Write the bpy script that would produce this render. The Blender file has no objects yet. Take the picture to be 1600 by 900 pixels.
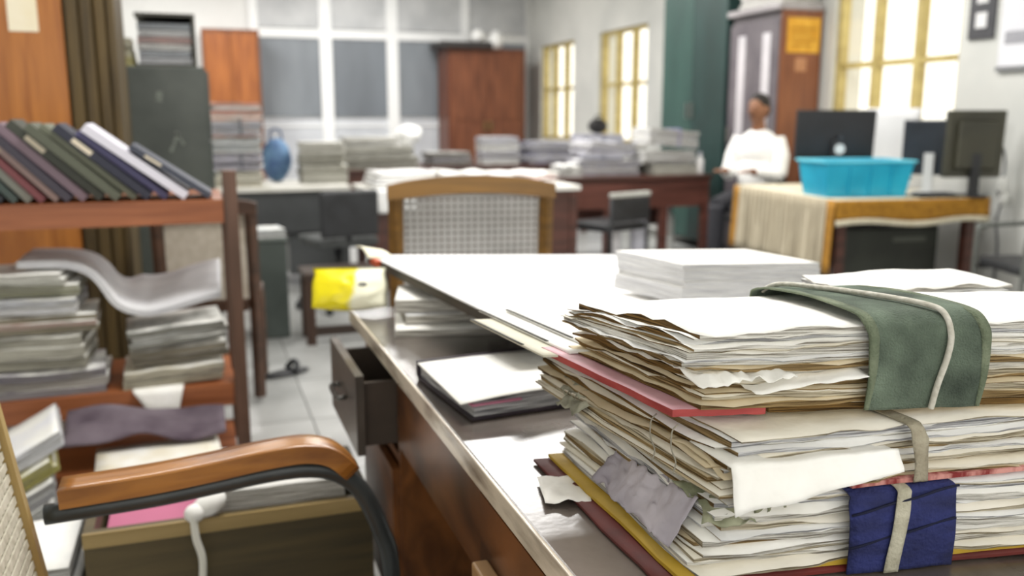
import bpy, bmesh, math, random
from mathutils import Vector, Matrix, noise
R = math.radians
SC = bpy.context.scene
COL = SC.collection

# ------------------------------------------------------------------ camera
cam_d = bpy.data.cameras.new('camera'); cam = bpy.data.objects.new('camera', cam_d); COL.objects.link(cam)
cam.location = (0, 0, 1.25)
cam.rotation_euler = (R(90 - 10.718), 0, R(-19.3))
cam_d.sensor_width = 36; cam_d.lens = 31.5; cam_d.clip_start = .05; cam_d.clip_end = 200
cam_d.dof.use_dof = True; cam_d.dof.focus_distance = 1.04; cam_d.dof.aperture_fstop = 3.4
SC.camera = cam
# ------------------------------------------------------------------ sky
W = bpy.data.worlds.new('world'); SC.world = W; W.use_nodes = True
bg = W.node_tree.nodes['Background']; bg.inputs[0].default_value = (1, .985, .93, 1); bg.inputs[1].default_value = 2.1
# ------------------------------------------------------------------ unseen ceiling lights, added for room fill and desk-top glare
def area(name, loc, sx, sy, power, col=(1, .98, .95), rot=(0, 0, 0)):
    d = bpy.data.lights.new(name, 'AREA'); d.shape = 'RECTANGLE'; d.size = sx; d.size_y = sy; d.energy = power; d.color = col
    o = bpy.data.objects.new(name, d); o.location = loc; o.rotation_euler = rot; COL.objects.link(o); return o
for i, (lx, ly, pw) in enumerate(((.9, 2.2, 95), (2.9, 4.6, 90), (-.6, 5.2, 60), (2.6, 7.5, 140), (2.4, 11.4, 85), (-.2, 11.2, 130))):
    area('ceiling_fill', (lx, ly, 3.42), 1.3, .6, pw)
SC.view_settings.view_transform = 'Standard'; SC.view_settings.look = 'None'
SC.view_settings.gamma = 1; SC.view_settings.use_curve_mapping = False
SC.view_settings.exposure = -0.10

# ------------------------------------------------------------------ materials
def hx(h):
    h = h.lstrip('#'); c = [int(h[i:i + 2], 16) / 255 for i in (0, 2, 4)]
    return tuple((x / 12.92 if x <= .04045 else ((x + .055) / 1.055) ** 2.4) for x in c) + (1,)
MATS = {}
def mat(h, h2=None, rough=.65, scale=(6, 6, 6), bump=0, metal=0, lo=.35, hi=.65, detail=4, bscale=None, coat=0, spec=.5, dist=0):
    key = (h, h2, rough, tuple(scale), bump, metal, lo, hi, detail, bscale, coat, spec, dist)
    if key in MATS: return MATS[key]
    m = bpy.data.materials.new('m_' + h.strip('#')); m.use_nodes = True
    nt = m.node_tree; N = nt.nodes; b = N['Principled BSDF']
    b.inputs['Roughness'].default_value = rough; b.inputs['Metallic'].default_value = metal
    b.inputs['Specular IOR Level'].default_value = spec
    if coat: b.inputs['Coat Weight'].default_value = coat; b.inputs['Coat Roughness'].default_value = .24
    if h2 is None and not bump:
        b.inputs['Base Color'].default_value = hx(h)
    else:
        tc = N.new('ShaderNodeTexCoord'); mp = N.new('ShaderNodeMapping'); mp.inputs['Scale'].default_value = scale
        nz = N.new('ShaderNodeTexNoise'); nz.inputs['Scale'].default_value = 1; nz.inputs['Detail'].default_value = detail
        nz.inputs['Distortion'].default_value = dist
        nt.links.new(tc.outputs['Object'], mp.inputs[0]); nt.links.new(mp.outputs[0], nz.inputs['Vector'])
        rp = N.new('ShaderNodeValToRGB'); rp.color_ramp.elements[0].position = lo; rp.color_ramp.elements[1].position = hi
        rp.color_ramp.elements[0].color = hx(h); rp.color_ramp.elements[1].color = hx(h2 or h)
        nt.links.new(nz.outputs[0], rp.inputs[0]); nt.links.new(rp.outputs[0], b.inputs['Base Color'])
        if bump:
            n2 = nz
            if bscale:
                n2 = N.new('ShaderNodeTexNoise'); n2.inputs['Scale'].default_value = bscale
                nt.links.new(tc.outputs['Object'], n2.inputs['Vector'])
            bp = N.new('ShaderNodeBump'); bp.inputs['Strength'].default_value = bump; bp.inputs['Distance'].default_value = .01
            nt.links.new(n2.outputs[0], bp.inputs['Height']); nt.links.new(bp.outputs[0], b.inputs['Normal'])
    MATS[key] = m; return m
def wood(h, h2, axis='x', rough=.4, coat=0, bump=.15):
    s = {'x': (2, 22, 22), 'y': (22, 2, 22), 'z': (22, 22, 2)}[axis]
    return mat(h, h2, rough, s, bump, coat=coat, dist=.4)
def pagemat(h, h2): return mat(h, h2, .85, (9, 9, 9), .25, bscale=45, spec=.2)
def edgemat(h, h2): return mat(h, h2, .9, (9, 9, 520), .9, lo=.38, hi=.56, spec=.15)
PAGE = [pagemat('#f1efe8', '#fbfaf6'), pagemat('#e6e0d0', '#f1ece0'), pagemat('#dcdcdc', '#f0f0ee'), pagemat('#c6b696', '#ddd0b4')]
EDGE = [edgemat('#8a8376', '#efece4'), edgemat('#74684f', '#cfc5ae'), edgemat('#7c7c80', '#dcdcde'), edgemat('#57442a', '#a58c62'), edgemat('#3c2c17', '#86683c')]
GLASS = bpy.data.materials.new('window_glass'); GLASS.use_nodes = True
_nt = GLASS.node_tree; _nt.nodes.remove(_nt.nodes['Principled BSDF'])
_t = _nt.nodes.new('ShaderNodeBsdfTransparent'); _t.inputs[0].default_value = (1, .99, .95, 1); _g = _nt.nodes.new('ShaderNodeBsdfGlossy'); _g.inputs['Roughness'].default_value = .05
_x = _nt.nodes.new('ShaderNodeMixShader'); _x.inputs[0].default_value = .06
_nt.links.new(_t.outputs[0], _x.inputs[1]); _nt.links.new(_g.outputs[0], _x.inputs[2]); _nt.links.new(_x.outputs[0], _nt.nodes['Material Output'].inputs[0])

# ------------------------------------------------------------------ helpers
def B(): return bmesh.new()
def bx(bm, x0, x1, y0, y1, z0, z1, bev=0, M=None):
    r = bmesh.ops.create_cube(bm, size=1); vs = r['verts']
    for v in vs:
        v.co = Vector((x0 + (v.co.x + .5) * (x1 - x0), y0 + (v.co.y + .5) * (y1 - y0), z0 + (v.co.z + .5) * (z1 - z0)))
    if bev:
        es = list({e for v in vs for e in v.link_edges})
        rr = bmesh.ops.bevel(bm, geom=es, offset=bev, segments=2, affect='EDGES', profile=.5)
        vs = list({v for f in rr['faces'] for v in f.verts} | {v for v in vs if v.is_valid})
    if M is not None:
        for v in vs: v.co = M @ v.co
    return bm
def tube(bm, pts, r, seg=10, close=True, rs=None, flat=1.0):
    pts = [Vector(p) for p in pts]; rings = []; n0 = None
    for i, p in enumerate(pts):
        d = (pts[min(i + 1, len(pts) - 1)] - pts[max(i - 1, 0)]).normalized()
        if n0 is None:
            n0 = d.cross(Vector((0, 0, 1)))
            if n0.length < .05: n0 = d.cross(Vector((0, 1, 0)))
        n0 = (n0 - d * n0.dot(d)).normalized(); b0 = d.cross(n0)
        rr = rs[i] if rs else r
        rings.append([bm.verts.new(p + (n0 * math.cos(2 * math.pi * k / seg) + b0 * math.sin(2 * math.pi * k / seg) * flat) * rr) for k in range(seg)])
    for a, b in zip(rings, rings[1:]):
        for k in range(seg): bm.faces.new((a[k], a[(k + 1) % seg], b[(k + 1) % seg], b[k]))
    if close: bm.faces.new(rings[0][::-1]); bm.faces.new(rings[-1])
    return bm
def arc(p, n=8):   # smooth Catmull-Rom through points
    p = [Vector(q) for q in p]; out = []
    for i in range(len(p) - 1):
        a, b, c, d = p[max(i - 1, 0)], p[i], p[i + 1], p[min(i + 2, len(p) - 1)]
        for k in range(n):
            t = k / n
            out.append(.5 * ((2 * b) + (c - a) * t + (2 * a - 5 * b + 4 * c - d) * t * t + (3 * b - a - 3 * c + d) * t ** 3))
    return out + [p[-1]]
def lathe(bm, prof, seg=20, c=(0, 0)):
    rings = [[bm.verts.new((c[0] + r * math.cos(2 * math.pi * k / seg), c[1] + r * math.sin(2 * math.pi * k / seg), z)) for k in range(seg)] for r, z in prof]
    for a, b in zip(rings, rings[1:]):
        for k in range(seg): bm.faces.new((a[k], a[(k + 1) % seg], b[(k + 1) % seg], b[k]))
    bm.faces.new(rings[0][::-1]); bm.faces.new(rings[-1]); return bm
def ell(bm, c, r, seg=16, rings=10, M=None):
    mm = Matrix.Translation(c) @ (M or Matrix()) @ Matrix.Diagonal((r[0], r[1], r[2], 1))
    bmesh.ops.create_uvsphere(bm, u_segments=seg, v_segments=rings, radius=1, matrix=mm); return bm
def slab(bm, top, bot, nu, nv, mi=(0, 0, 0)):   # closed slab from two functions of (a, b); mi = material of faces, front/back/right edges, left edge
    T = [[bm.verts.new(top(i / nu, j / nv)) for j in range(nv + 1)] for i in range(nu + 1)]
    Bt = [[bm.verts.new(bot(i / nu, j / nv)) for j in range(nv + 1)] for i in range(nu + 1)]
    def f(vs, m): q = bm.faces.new(vs); q.material_index = m; return q
    for i in range(nu):
        for j in range(nv):
            f((T[i][j], T[i + 1][j], T[i + 1][j + 1], T[i][j + 1]), mi[0]).smooth = True
            f((Bt[i][j], Bt[i][j + 1], Bt[i + 1][j + 1], Bt[i + 1][j]), mi[0]).smooth = True
    for i in range(nu):
        f((Bt[i][0], Bt[i + 1][0], T[i + 1][0], T[i][0]), mi[1]); f((Bt[i + 1][nv], Bt[i][nv], T[i][nv], T[i + 1][nv]), mi[1])
    for j in range(nv):
        f((Bt[0][j + 1], Bt[0][j], T[0][j], T[0][j + 1]), mi[2]); f((Bt[nu][j], Bt[nu][j + 1], T[nu][j + 1], T[nu][j]), mi[1])
    return bm
def sheet(bm, fn, nu, nv, th=.0008, mi=(0, 0, 0)):   # thin bent sheet: fn is the middle surface
    def nrm(a, b):
        e = .01; du = fn(min(a + e, 1), b) - fn(max(a - e, 0), b); dv = fn(a, min(b + e, 1)) - fn(a, max(b - e, 0))
        n = du.cross(dv); return n.normalized() if n.length > 1e-12 else Vector((0, 0, 1))
    return slab(bm, lambda a, b: fn(a, b) + nrm(a, b) * th / 2, lambda a, b: fn(a, b) - nrm(a, b) * th / 2, nu, nv, mi)
def obj(name, bm, m, parent=None, smooth=False, loc=None):
    me = bpy.data.meshes.new(name); bmesh.ops.recalc_face_normals(bm, faces=bm.faces[:]); bm.to_mesh(me); bm.free()
    for x in (m if isinstance(m, (list, tuple)) else [m]): me.materials.append(x)
    if smooth:
        for p in me.polygons: p.use_smooth = True
    o = bpy.data.objects.new(name, me); COL.objects.link(o)
    if parent: o.parent = parent
    if loc: o.location = loc
    return o
def inst(src, parent, loc=(0, 0, 0), rot=None):
    o = src.copy(); COL.objects.link(o); o.parent = parent; o.location = loc
    if rot: o.rotation_euler = rot
    return o
def tag(o, label, cat, group=None):
    o['label'] = label; o['category'] = cat
    if group: o['group'] = group
    return o
def thing(name, label, cat, loc=(0, 0, 0), rz=0, group=None):
    o = bpy.data.objects.new(name, None); COL.objects.link(o); o.empty_display_size = .05
    o.location = loc; o.rotation_euler = (0, 0, R(rz)); return tag(o, label, cat, group)
def struct(name, bm, m, parent=None):
    o = obj(name, bm, m, parent)
    if not parent: o['kind'] = 'structure'
    return o
def ns(*p): return noise.noise(Vector(p))

# ================================================================== the room
XR, YB, XL, YN, ZC = 5.0, 13.5, -2.6, -2.2, 3.5
WALLM = mat('#c3c4c0', '#d6d6d1', .8, (1.2, 1.2, 1.2), .1)
fl = struct('floor', bx(B(), XL, XR, YN, YB, -.1, -.006), mat('#6a6a66', '#7a7a76', .8))
tm = [mat('#a2a3a1', '#b9bab8', .28, (3, 3, 3)), mat('#979896', '#b0b1af', .28, (3, 3, 3))]
tsrc = []
for k in range(2):
    tsrc.append(obj('floor_tile', bx(B(), -.297, .297, -.297, .297, -.006, 0), tm[k], fl))
first = [True, True]; rnd = random.Random(3)
for i in range(12):
    for j in range(20):
        x = XL + .3 + .6 * i; y = 1.0 + .6 * j
        k = rnd.randrange(2)
        if first[k]: tsrc[k].location = (x, y, 0); first[k] = False
        else: inst(tsrc[k], fl, (x, y, 0))
struct('ceiling', bx(B(), XL, XR, YN, YB, ZC, ZC + .12), mat('#e4e3df', None, .9))
struct('wall_left', bx(B(), XL - .15, XL, YN, YB, 0, ZC), WALLM)
# right wall with three window openings
WIN = [(4.98, 6.3, 1.0, 2.95), (9.55, 10.88, .95, 2.33), (11.7, 12.96, .95, 2.31)]
bm = B(); y = YN
for (a, b, z0, z1) in WIN:
    bx(bm, XR, XR + .3, y, a, 0, ZC); bx(bm, XR, XR + .3, a, b, 0, z0); bx(bm, XR, XR + .3, a, b, z1, ZC); y = b
bx(bm, XR, XR + .3, y, YB, 0, ZC)
struct('wall_right', bm, WALLM)
YEL = mat('#a8955a', '#c2b070', .5, (9, 9, 9))
for n, (a, b, z0, z1) in enumerate(WIN):
    w = bpy.data.objects.new('window_%d' % (n + 1), None); COL.objects.link(w); w['kind'] = 'structure'; w.location = (XR + .08, (a + b) / 2, z0)
    hw = (b - a) / 2; hh = z1 - z0; mid = 1.67 - z0; fw = .045
    bm = B(); bx(bm, -.04, .04, -hw, -hw + fw, 0, hh); bx(bm, -.04, .04, hw - fw, hw, 0, hh)
    bx(bm, -.04, .04, -hw + fw, hw - fw, 0, fw); bx(bm, -.04, .04, -hw + fw, hw - fw, hh - fw, hh); obj('window_frame', bm, YEL, w)
    for s in (-1, 1):
        bm = B(); bx(bm, -.035, .035, s * hw / 3 - .03, s * hw / 3 + .03, fw, hh - fw); obj('mullion', bm, YEL, w)
    bm = B(); bx(bm, -.03, .03, -hw + fw, hw - fw, mid - .022, mid + .022); obj('transom_bar', bm, YEL, w)
    for c in (-1, 0, 1):
        for (q0, q1) in ((fw, mid), (mid, hh - fw)):
            bm = B(); bx(bm, -.003, .003, c * hw * 2 / 3 - hw / 3 + .03, c * hw * 2 / 3 + hw / 3 - .03, q0 + .02, q1 - .02); obj('pane', bm, GLASS, w)
    bm = B(); bx(bm, -.14, .0, -hw - .04, hw + .04, -.04, 0); obj('window_sill', bm, mat('#cfcdc6', None, .7), w)
# back wall: aluminium partition
wb = struct('wall_back', bx(B(), XL, XR, YB, YB + .15, 0, ZC), mat('#dcdcda', '#e6e6e4', .8, (1, 1, 1)))
PB = mat('#70757b', '#858b91', .35, (2, 2, .6)); PU = mat('#aeb0b2', '#c6c7c8', .4, (2, 2, 2)); PL = mat('#b9bcc2', '#cccfd4', .5, (2, 2, 2))
PD = mat('#64696f', '#737980', .35, (2, 2, .6)); AL = mat('#eceded', None, .35)
xs = [.88, 1.87, 2.84, 3.96, 4.98]
for i in range(4):
    a, b = xs[i] + .05, xs[i + 1] - .05
    obj('panel', bx(B(), a, b, YB - .03, YB - .002, 1.27, 2.38), PD if i == 1 else PB, wb)
    obj('panel', bx(B(), a, b, YB - .03, YB - .002, 2.52, 3.4), PU, wb)
    obj('panel', bx(B(), a, b, YB - .03, YB - .002, .1, 1.13), PL, wb)
    obj('panel', bx(B(), a, b, YB - .03, YB - .002, 1.16, 1.24), PL, wb)
for i, x in enumerate(xs[:4]):
    wd = .085 if i in (1, 2) else .06
    obj('frame_strip', bx(B(), x - wd, x + wd, YB - .07, YB - .002, 0 if i < 3 else 2.3, ZC), AL, wb)
obj('frame_strip', bx(B(), .94, 3.9, YB - .06, YB - .031, 2.38, 2.50), AL, wb)
obj('frame_strip', bx(B(), .94, 4.95, YB - .045, YB - .002, 1.13, 1.16), AL, wb)

# ================================================================== foreground desk
DT = mat('#2c2622', '#776d65', .27, (5, 3, 5), .06, lo=.3, hi=.7, detail=6, coat=.75, bscale=60)  # grey patches put glare into the colour of the dark top
DS = mat('#452815', '#8f5a30', .34, (14, 3, 7), .2, dist=.8, lo=.3, hi=.72)
DX0, DX1, DY0, DY1 = .36, 1.72, .35, 2.30
desk = thing('office_desk', 'large dark wooden desk with worn, glare-pale edge holding the tied file bundles', 'desk', (0, 0, 0))
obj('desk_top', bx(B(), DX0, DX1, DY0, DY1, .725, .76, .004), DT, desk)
obj('edge_moulding', bx(B(), DX0 - .006, DX0 - .0005, DY0, DY1, .728, .764, .002), mat('#8d7f70', '#ddd2c0', .22, (30, 5, 30), .2, lo=.3, hi=.55), desk)  # worn edge, with the glare along it lightened into the colour
obj('apron', bx(B(), DX0 + .025, DX0 + .045, 1.22, 1.86, .54, .724), DS, desk)
obj('apron', bx(B(), DX0 + .03, DX1 - .03, DY1 - .05, DY1 - .03, .3, .724), DS, desk)
for (y0, y1, op) in ((1.86, 2.24, True), (.45, 1.22, False)):
    p = obj('pedestal', bx(B(), DX0 + .03, DX1 - .1, y0, y1, .09, .724) if not op else bx(bx(bx(bx(bx(B(), DX0 + .03, DX1 - .1, y0, y0 + .02, .09, .724), DX0 + .03, DX1 - .1, y1 - .02, y1, .09, .724), DX0 + .03, DX1 - .1, y0 + .02, y1 - .02, .09, .11), DX0 + .3, DX1 - .1, y0 + .02, y1 - .02, .11, .724), DX0 + .03, DX0 + .3, y0 + .02, y1 - .02, .49, .51), DS, desk)
    if op:   # upper drawer pulled out towards the armchair
        bm = B(); bx(bm, .295, .313, y0 + .0, y1 + .0, .525, .705); d = obj('drawer', bm, mat('#3a342e', '#5a5048', .4, (6, 6, 6)), desk)
        bm = B(); bx(bm, .3135, .58, y0 + .03, y0 + .042, .535, .68); bx(bm, .3135, .58, y1 - .042, y1 - .03, .535, .68); bx(bm, .3135, .58, y0 + .042, y1 - .042, .535, .545); obj('drawer_box', bm, mat('#3c322a', '#52453a', .6), d)
        bm = B(); tube(bm, arc([(.295, 2.0, .62), (.275, 2.0, .618), (.275, 2.1, .618), (.295, 2.1, .62)], 4), .006, 8); obj('handle', bm, mat('#4a4844', None, .4, metal=.6), d)
        bm = B(); bx(bm, DX0 + .012, DX0 + .03, y0 + .01, y1 - .01, .13, .48); d = obj('drawer', bm, DS, desk)
    else:
        for z0, z1 in ((.53, .70), (.33, .51), (.12, .31)):
            bm = B(); bx(bm, DX0 + .012, DX0 + .0295, y0 + .012, y1 - .012, z0, z1); d = obj('drawer', bm, DS, desk)
            bm = B(); bx(bm, DX0 - .014, DX0 + .0115, y1 - .17, y1 - .05, (z0 + z1) / 2 - .030, (z0 + z1) / 2 - .004, .004); obj('handle', bm, mat('#a58258', None, .5), d)
    for x in (DX0 + .05, DX1 - .16):
        for y in (y0 + .02, y1 - .07): obj('foot', bx(B(), x, x + .05, y, y + .05, 0, .09), DS, desk)

# ------------------------------------------------------------------ foreground file bundles
def layers(parent, L, Wd, thick, n, seed, cols, skew=0, prof=None, amp=.0025, lj=.01, fj=.007, nu=34, nv=11, left=None, ragged=.0024, lend=None, pinch=None, zb=0, back=0):
    # n gatherings of worn paper, each its own slab: uneven thickness, wandering edges, waves that nest in one another
    rn = random.Random(seed)
    wts = [rn.choice((.4, .6, .9, 1.2, 1.8, 2.4)) for _ in range(n)]; tot = sum(wts); acc = 0
    for i in range(n):
        s0 = acc / tot; acc += wts[i]; gap = rn.choice((.02, .06, .12, .25, .45)) * min(1, .9 / wts[i]); s1 = (acc - gap * wts[i]) / tot
        oL = rn.uniform(-lj, lj) + (left(s0) if left else 0); oF = rn.uniform(-fj, fj) + (rn.uniform(.008, .02) if rn.random() < .33 else 0); oB = rn.uniform(-.02, .01); oR = rn.uniform(-.012, .012)
        c = cols[i] if i < len(cols) else rn.choice(cols)
        tw = rn.uniform(-.006, .006); ph = rn.uniform(0, 9)
        def pos(a, b, s):
            xl = oL + .008 * ns(b * 2.5, i * .9, seed) + ragged * ns(b * 22, i * 3.1, 7)
            xr = L + oR + .003 * ns(b * 4, i, 9)
            yf = oF + tw * (a - .5) * 2 + .005 * ns(a * 5, i * .8, seed + 3) + ragged * .8 * ns(a * 38, i * 2.3, 2)
            yb = Wd + oB + .004 * ns(a * 5, i, 5)
            x = xl + (xr - xl) * a
            if pinch:
                for (p0, p1) in pinch:
                    w = max(0, min(1, (x - p0 + .03) / .03)) * max(0, min(1, (p1 + .03 - x) / .03)); yf = yf * (1 - w) + max(yf, .003) * w
            y = yf + (yb - yf) * b
            z = thick * (prof(x, y) if prof else 1) * s
            lef = math.exp(-max(x, 0) / .09)
            z += amp * ns(x * 8, y * 8, s * 3 + seed) * min(1, s * 4) + amp * (.4 + 1.3 * lef) * ns(x * 26 + 3, y * 24, s * 6.5) * min(1, s * 5) * (1 - .5 * s)
            z -= back * max(0, (y / Wd - .25)) * s
            z = max(z, .0004 + s * .004)
            ed = max(math.exp(-a * 20), math.exp(-b * 16))
            z += ed * (.0021 * ns(a * 16 + b * 9, i * 5.3, seed) + .0012 * ns(a * 44 + b * 30, i * 2.9, 1)) * (0 if s < .03 else 1)
            return Vector((x - skew * y * (1 if skew < .3 else (.35 + .65 * lef)), y, z + zb))
        def top(a, b):
            e = max(math.exp(-a * 16), math.exp(-b * 14)); k = 1 - e * .9 * max(0, 1.3 * ns(a * 8 + b * 6, i * 1.7, 3) + .25)
            return pos(a, b, s0 + (s1 - s0) * k)
        def bot(a, b): return pos(a, b, s0)
        le = lend(s0, rn) if lend else c[1]
        obj('paper_sheaf', slab(B(), top, bot, nu, nv, (0, 1, 2)), [PAGE[c[0]], EDGE[c[1]], EDGE[le]], parent)
WH, CR, GR, TN = (0, 0), (1, 1), (2, 2), (3, 3)
def strap(bm, x0, x1, Wd, z0, z1, off, skew=0, rr=.012, wob=0, seed=0, th=.0016, lean=0, nu=6):
    # band running up the front, over the top and down the back
    P = [(-off, z0), (-off - .001, z0 + (z1 - z0) * .35), (-off, z0 + (z1 - z0) * .7), (-off + .002, z1 - rr * .9), (-off + rr * .45, z1 - rr * .15), (rr * 1.4, z1 + .0015), (Wd * .3, z1 + .002), (Wd * .65, z1 + .0015), (Wd - rr, z1), (Wd + off, z1 - rr), (Wd + off, z0)]
    P = arc([(0, y, z) for y, z in P], 5); n = len(P) - 1
    def fn(a, b):
        t = b * n; i = min(int(t), n - 1); p = P[i].lerp(P[i + 1], t - i)
        x = x0 + (x1 - x0) * a + lean * (p.z - z0) / (z1 - z0) + wob * ns(b * 6, seed, a)
        return Vector((x - skew * p.y, p.y + wob * .4 * ns(a * 3, b * 7, seed + 4), p.z + wob * .3 * ns(a * 4, b * 9, seed)))
    return sheet(bm, fn, nu, n, th)

# bottom bundle
b1 = thing('file_bundle', 'bottom tied file bundle with navy blue cloth band and yellow folder', 'file bundle', (.448, .770, .7615), -9, 'tied bundles on the desk')
T1, W1, K1 = .092, .37, .158
layers(b1, .62, W1, T1 - .012, 14, 11, [CR, WH, CR, WH, TN, WH, GR, WH, CR, GR, WH, GR, CR, GR, WH, GR, GR], K1, amp=.003, left=lambda s: .03 + .03 * s, lend=lambda s, r: r.choice((1, 2, 3, 3)), pinch=[(.19, .33)], zb=.012)
def fold(parent, name, x0, x1, y0, y1, z0, z1, skew, m, seed, amp=.0015):
    f = lambda z: (lambda a, b: Vector((x0 + (x1 - x0) * a - skew * (y0 + (y1 - y0) * b) + .003 * ns(b * 4, seed, 0), y0 + (y1 - y0) * b + .003 * ns(a * 5, seed, 4), z + amp * ns(a * 6, b * 5, seed))))
    return obj(name, slab(B(), f(z1), f(z0), 22, 8), m, parent)
fold(b1, 'folder', -.014, .60, -.004, W1, .0015, .005, K1, mat('#4a1713', '#6e231b', .6, (9, 9, 9)), 1)['label'] = 'dark red folder at the bottom'
fold(b1, 'folder', .008, .60, .0, W1, .007, .0115, K1, mat('#a8871a', '#c4a338', .6, (9, 9, 9)), 2)['label'] = 'yellow folder'
BLU = mat('#151a44', '#262e68', .85, (14, 14, 40), .35, bscale=160)
o = obj('cloth_band', strap(B(), .195, .322, W1, .001, T1 + .002, .010, K1, wob=.004, seed=3, th=.002, nu=10), BLU, b1, True); o['label'] = 'navy blue cloth band'
for z in (.040, .078):
    bm = B(); tube(bm, [(.197 + .0125 * k, -.0125 - .0012 * math.sin(k * 1.3), z - .008 + .0026 * k) for k in range(11)], .0014, 6); obj('seam', bm, mat('#0d1230', None, .9), o, True)
TAPE = mat('#aba692', '#c6c2af', .85, (40, 40, 40), .3, bscale=300)
obj('tape', strap(B(), .236, .253, W1, .001, T1 + .004, .0145, K1, wob=.003, seed=8, th=.001, lean=.012, nu=3), TAPE, b1, True)
def crumple(a, b): return Vector((.03 + .10 * a + .01 * math.sin(b * 4), -.004 + .07 * b - .010 * math.sin(a * 5), .091 - .020 * (1 - b) + .010 * ns(a * 7, b * 5, 3)))
obj('crumpled_paper', sheet(B(), crumple, 18, 10, .0012), mat('#777b62', '#a9aa90', .9, (30, 30, 30), .5), b1, True)
def lilac(a, b):   # lilac sheet slipping down at the left end
    return Vector((.012 + .032 * a - K1 * (.03 + .20 * b) + .010 * ns(b * 4, 1, 1) - .012 * a * ns(b * 9, 4, 2), .03 + .20 * b, .030 + .055 * a * (1 - .35 * b) + .007 * ns(a * 5, b * 11, 8) + .004 * ns(b * 26, a * 3, 5)))
obj('lilac_sheet', sheet(B(), lilac, 12, 40, .001), pagemat('#8f8994', '#bdb7bf'), b1, True)

# middle bundle
b2 = thing('file_bundle', 'middle tied file bundle with loose white sheet folded over its front', 'file bundle', (.495, .756, .8625), -6, 'tied bundles on the desk')
T2, W2, K2 = .062, .43, .19
layers(b2, .58, W2, T2, 12, 23, [TN, CR, CR, TN, CR, GR, TN, CR, GR, WH, GR, CR, GR, GR], K2, amp=.003, left=lambda s: -.005 + .03 * s * s, lend=lambda s, r: r.choice((3, 3, 4, 4, 1)), pinch=[(.21, .26)])
RED = mat('#7c2424', '#c98f86', .85, (60, 60, 25), .2, lo=.4, hi=.62)
fold(b2, 'marbled_cover', .15, .58, -.006, W2, -.0035, .0015, K2, RED, 4, .0004)['label'] = 'red marbled cover edge'
obj('tape', strap(B(), .222, .240, W2, -.002, T2, .009, K2, wob=.003, seed=5, th=.001, lean=-.006, nu=3), mat('#8f8672', '#aaa38f', .85, (40, 40, 40), .3, bscale=300), b2, True)
def loose(a, b):   # white sheet bent down over the front edges
    x = .002 + .195 * a
    if b < .5: t = b / .5; y = .06 - .072 * t; z = .040 - .004 * t
    else: t = (b - .5) / .5; y = -.012 - .010 * t; z = .036 - .030 * t * (1 - .25 * a) - .020 * (1 - a) * t + .004 * a
    return Vector((x - K2 * y, y - .003 * ns(a * 5, b * 4, 1), z + .004 * ns(a * 4, 2, 3)))
obj('loose_sheet', sheet(B(), loose, 20, 14), PAGE[0], b2, True)
def loose2(a, b):
    y = -.012 + .07 * b; return Vector((-.004 + .08 * a - K2 * y + .02 * (1 - b), y, .004 + .0015 * ns(a * 5, b * 3, 6)))
obj('loose_sheet', sheet(B(), loose2, 8, 6), PAGE[2], b2, True)
def curl(a, b): return Vector((.005 + .10 * a - .19 * (.02 + .1 * b), -.004 + .1 * b, .020 + .014 * math.sin(b * 2.2) + .006 * a + .004 * ns(a * 4, b * 5, 2)))
obj('curled_sheet', sheet(B(), curl, 12, 10, .001), PAGE[3], b2, True)
def rag(k):
    return lambda a, b: Vector((-.075 + .05 * a - .012 * b + .012 * k, .27 + .05 * b + .02 * k, .030 - .022 * (1 - a) + .012 * ns(a * 5 + k, b * 5, 2) + .012 * k))
for k in range(3): obj('torn_corner', sheet(B(), rag(k), 10, 8, .0012), mat('#8a8a78', '#b5b4a2', .9, (30, 30, 30), .4), b2, True)
for k, (px, py) in enumerate(((-.024, .06), (-.032, .10))):
    bm = B(); tube(bm, arc([(px, py, .060), (px - .008, py - .004, .054), (px - .010, py - .008, .037), (px - .006, py - .012, .022), (px - .010, py - .014, .010)], 5), .0009, 6); obj('thread', bm, mat('#8f8a7c', None, .9), b2, True)

# top bundle
b3 = thing('file_bundle', 'topmost tied file bundle with faded green canvas band and white cord', 'file bundle', (.496, .815, .9305), -13, 'tied bundles on the desk')
T3, W3, K3 = .090, .265, .36
prof3 = lambda x, y: .93 + .08 * math.exp(-((x - .32) / .2) ** 2)
def lend3(s, r): return 0 if .60 < s < .70 else r.choice((4, 4, 3, 4, 3)) if s < .9 else 4
layers(b3, .62, W3, T3, 15, 37, [TN, CR, TN, TN, CR, WH, TN, WH, GR, WH, CR, WH, GR, WH, WH], K3, prof3, amp=.004, left=lambda s: .012 * math.sin(s * 7), lend=lend3, ragged=.004, lj=.004, pinch=[(.185, .325)], zb=.010, back=.024)
PINK = mat('#bd8d95', '#d3aab2', .6, (12, 12, 12)); PRED = mat('#8f2c2c', '#b04844', .6, (12, 12, 60))
def fsk(x, y): return x - K3 * y * (.35 + .65 * math.exp(-max(x, 0) / .09))
f = lambda z: (lambda a, b: Vector((fsk(-.026 + .105 * a, -.002 + (W3 + .02) * b) + .003 * ns(b * 5, 2, 0), -.002 + (W3 + .02) * b, z + .0012 * ns(a * 6, b * 5, 5))))
o = obj('folder', slab(B(), f(.0095), f(.0012), 16, 14, (0, 1, 1)), [PINK, PRED], b3); o['label'] = 'faded pink folder with red spine'
f2 = lambda z: (lambda a, b: Vector((fsk(.085 + .52 * a, .002 + W3 * b), .002 + W3 * b + .002 * ns(a * 12, b, 2), z + .001 * ns(a * 8, b * 5, 9))))
o = obj('lower_board', slab(B(), f2(.0095), f2(.0012), 24, 6, (0, 1, 1)), [PAGE[3], EDGE[4]], b3)
GRN = mat('#313b32', '#71806f', .92, (16, 16, 16), .5, lo=.3, hi=.74, detail=8, bscale=420)
BK = W3 * .3
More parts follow.
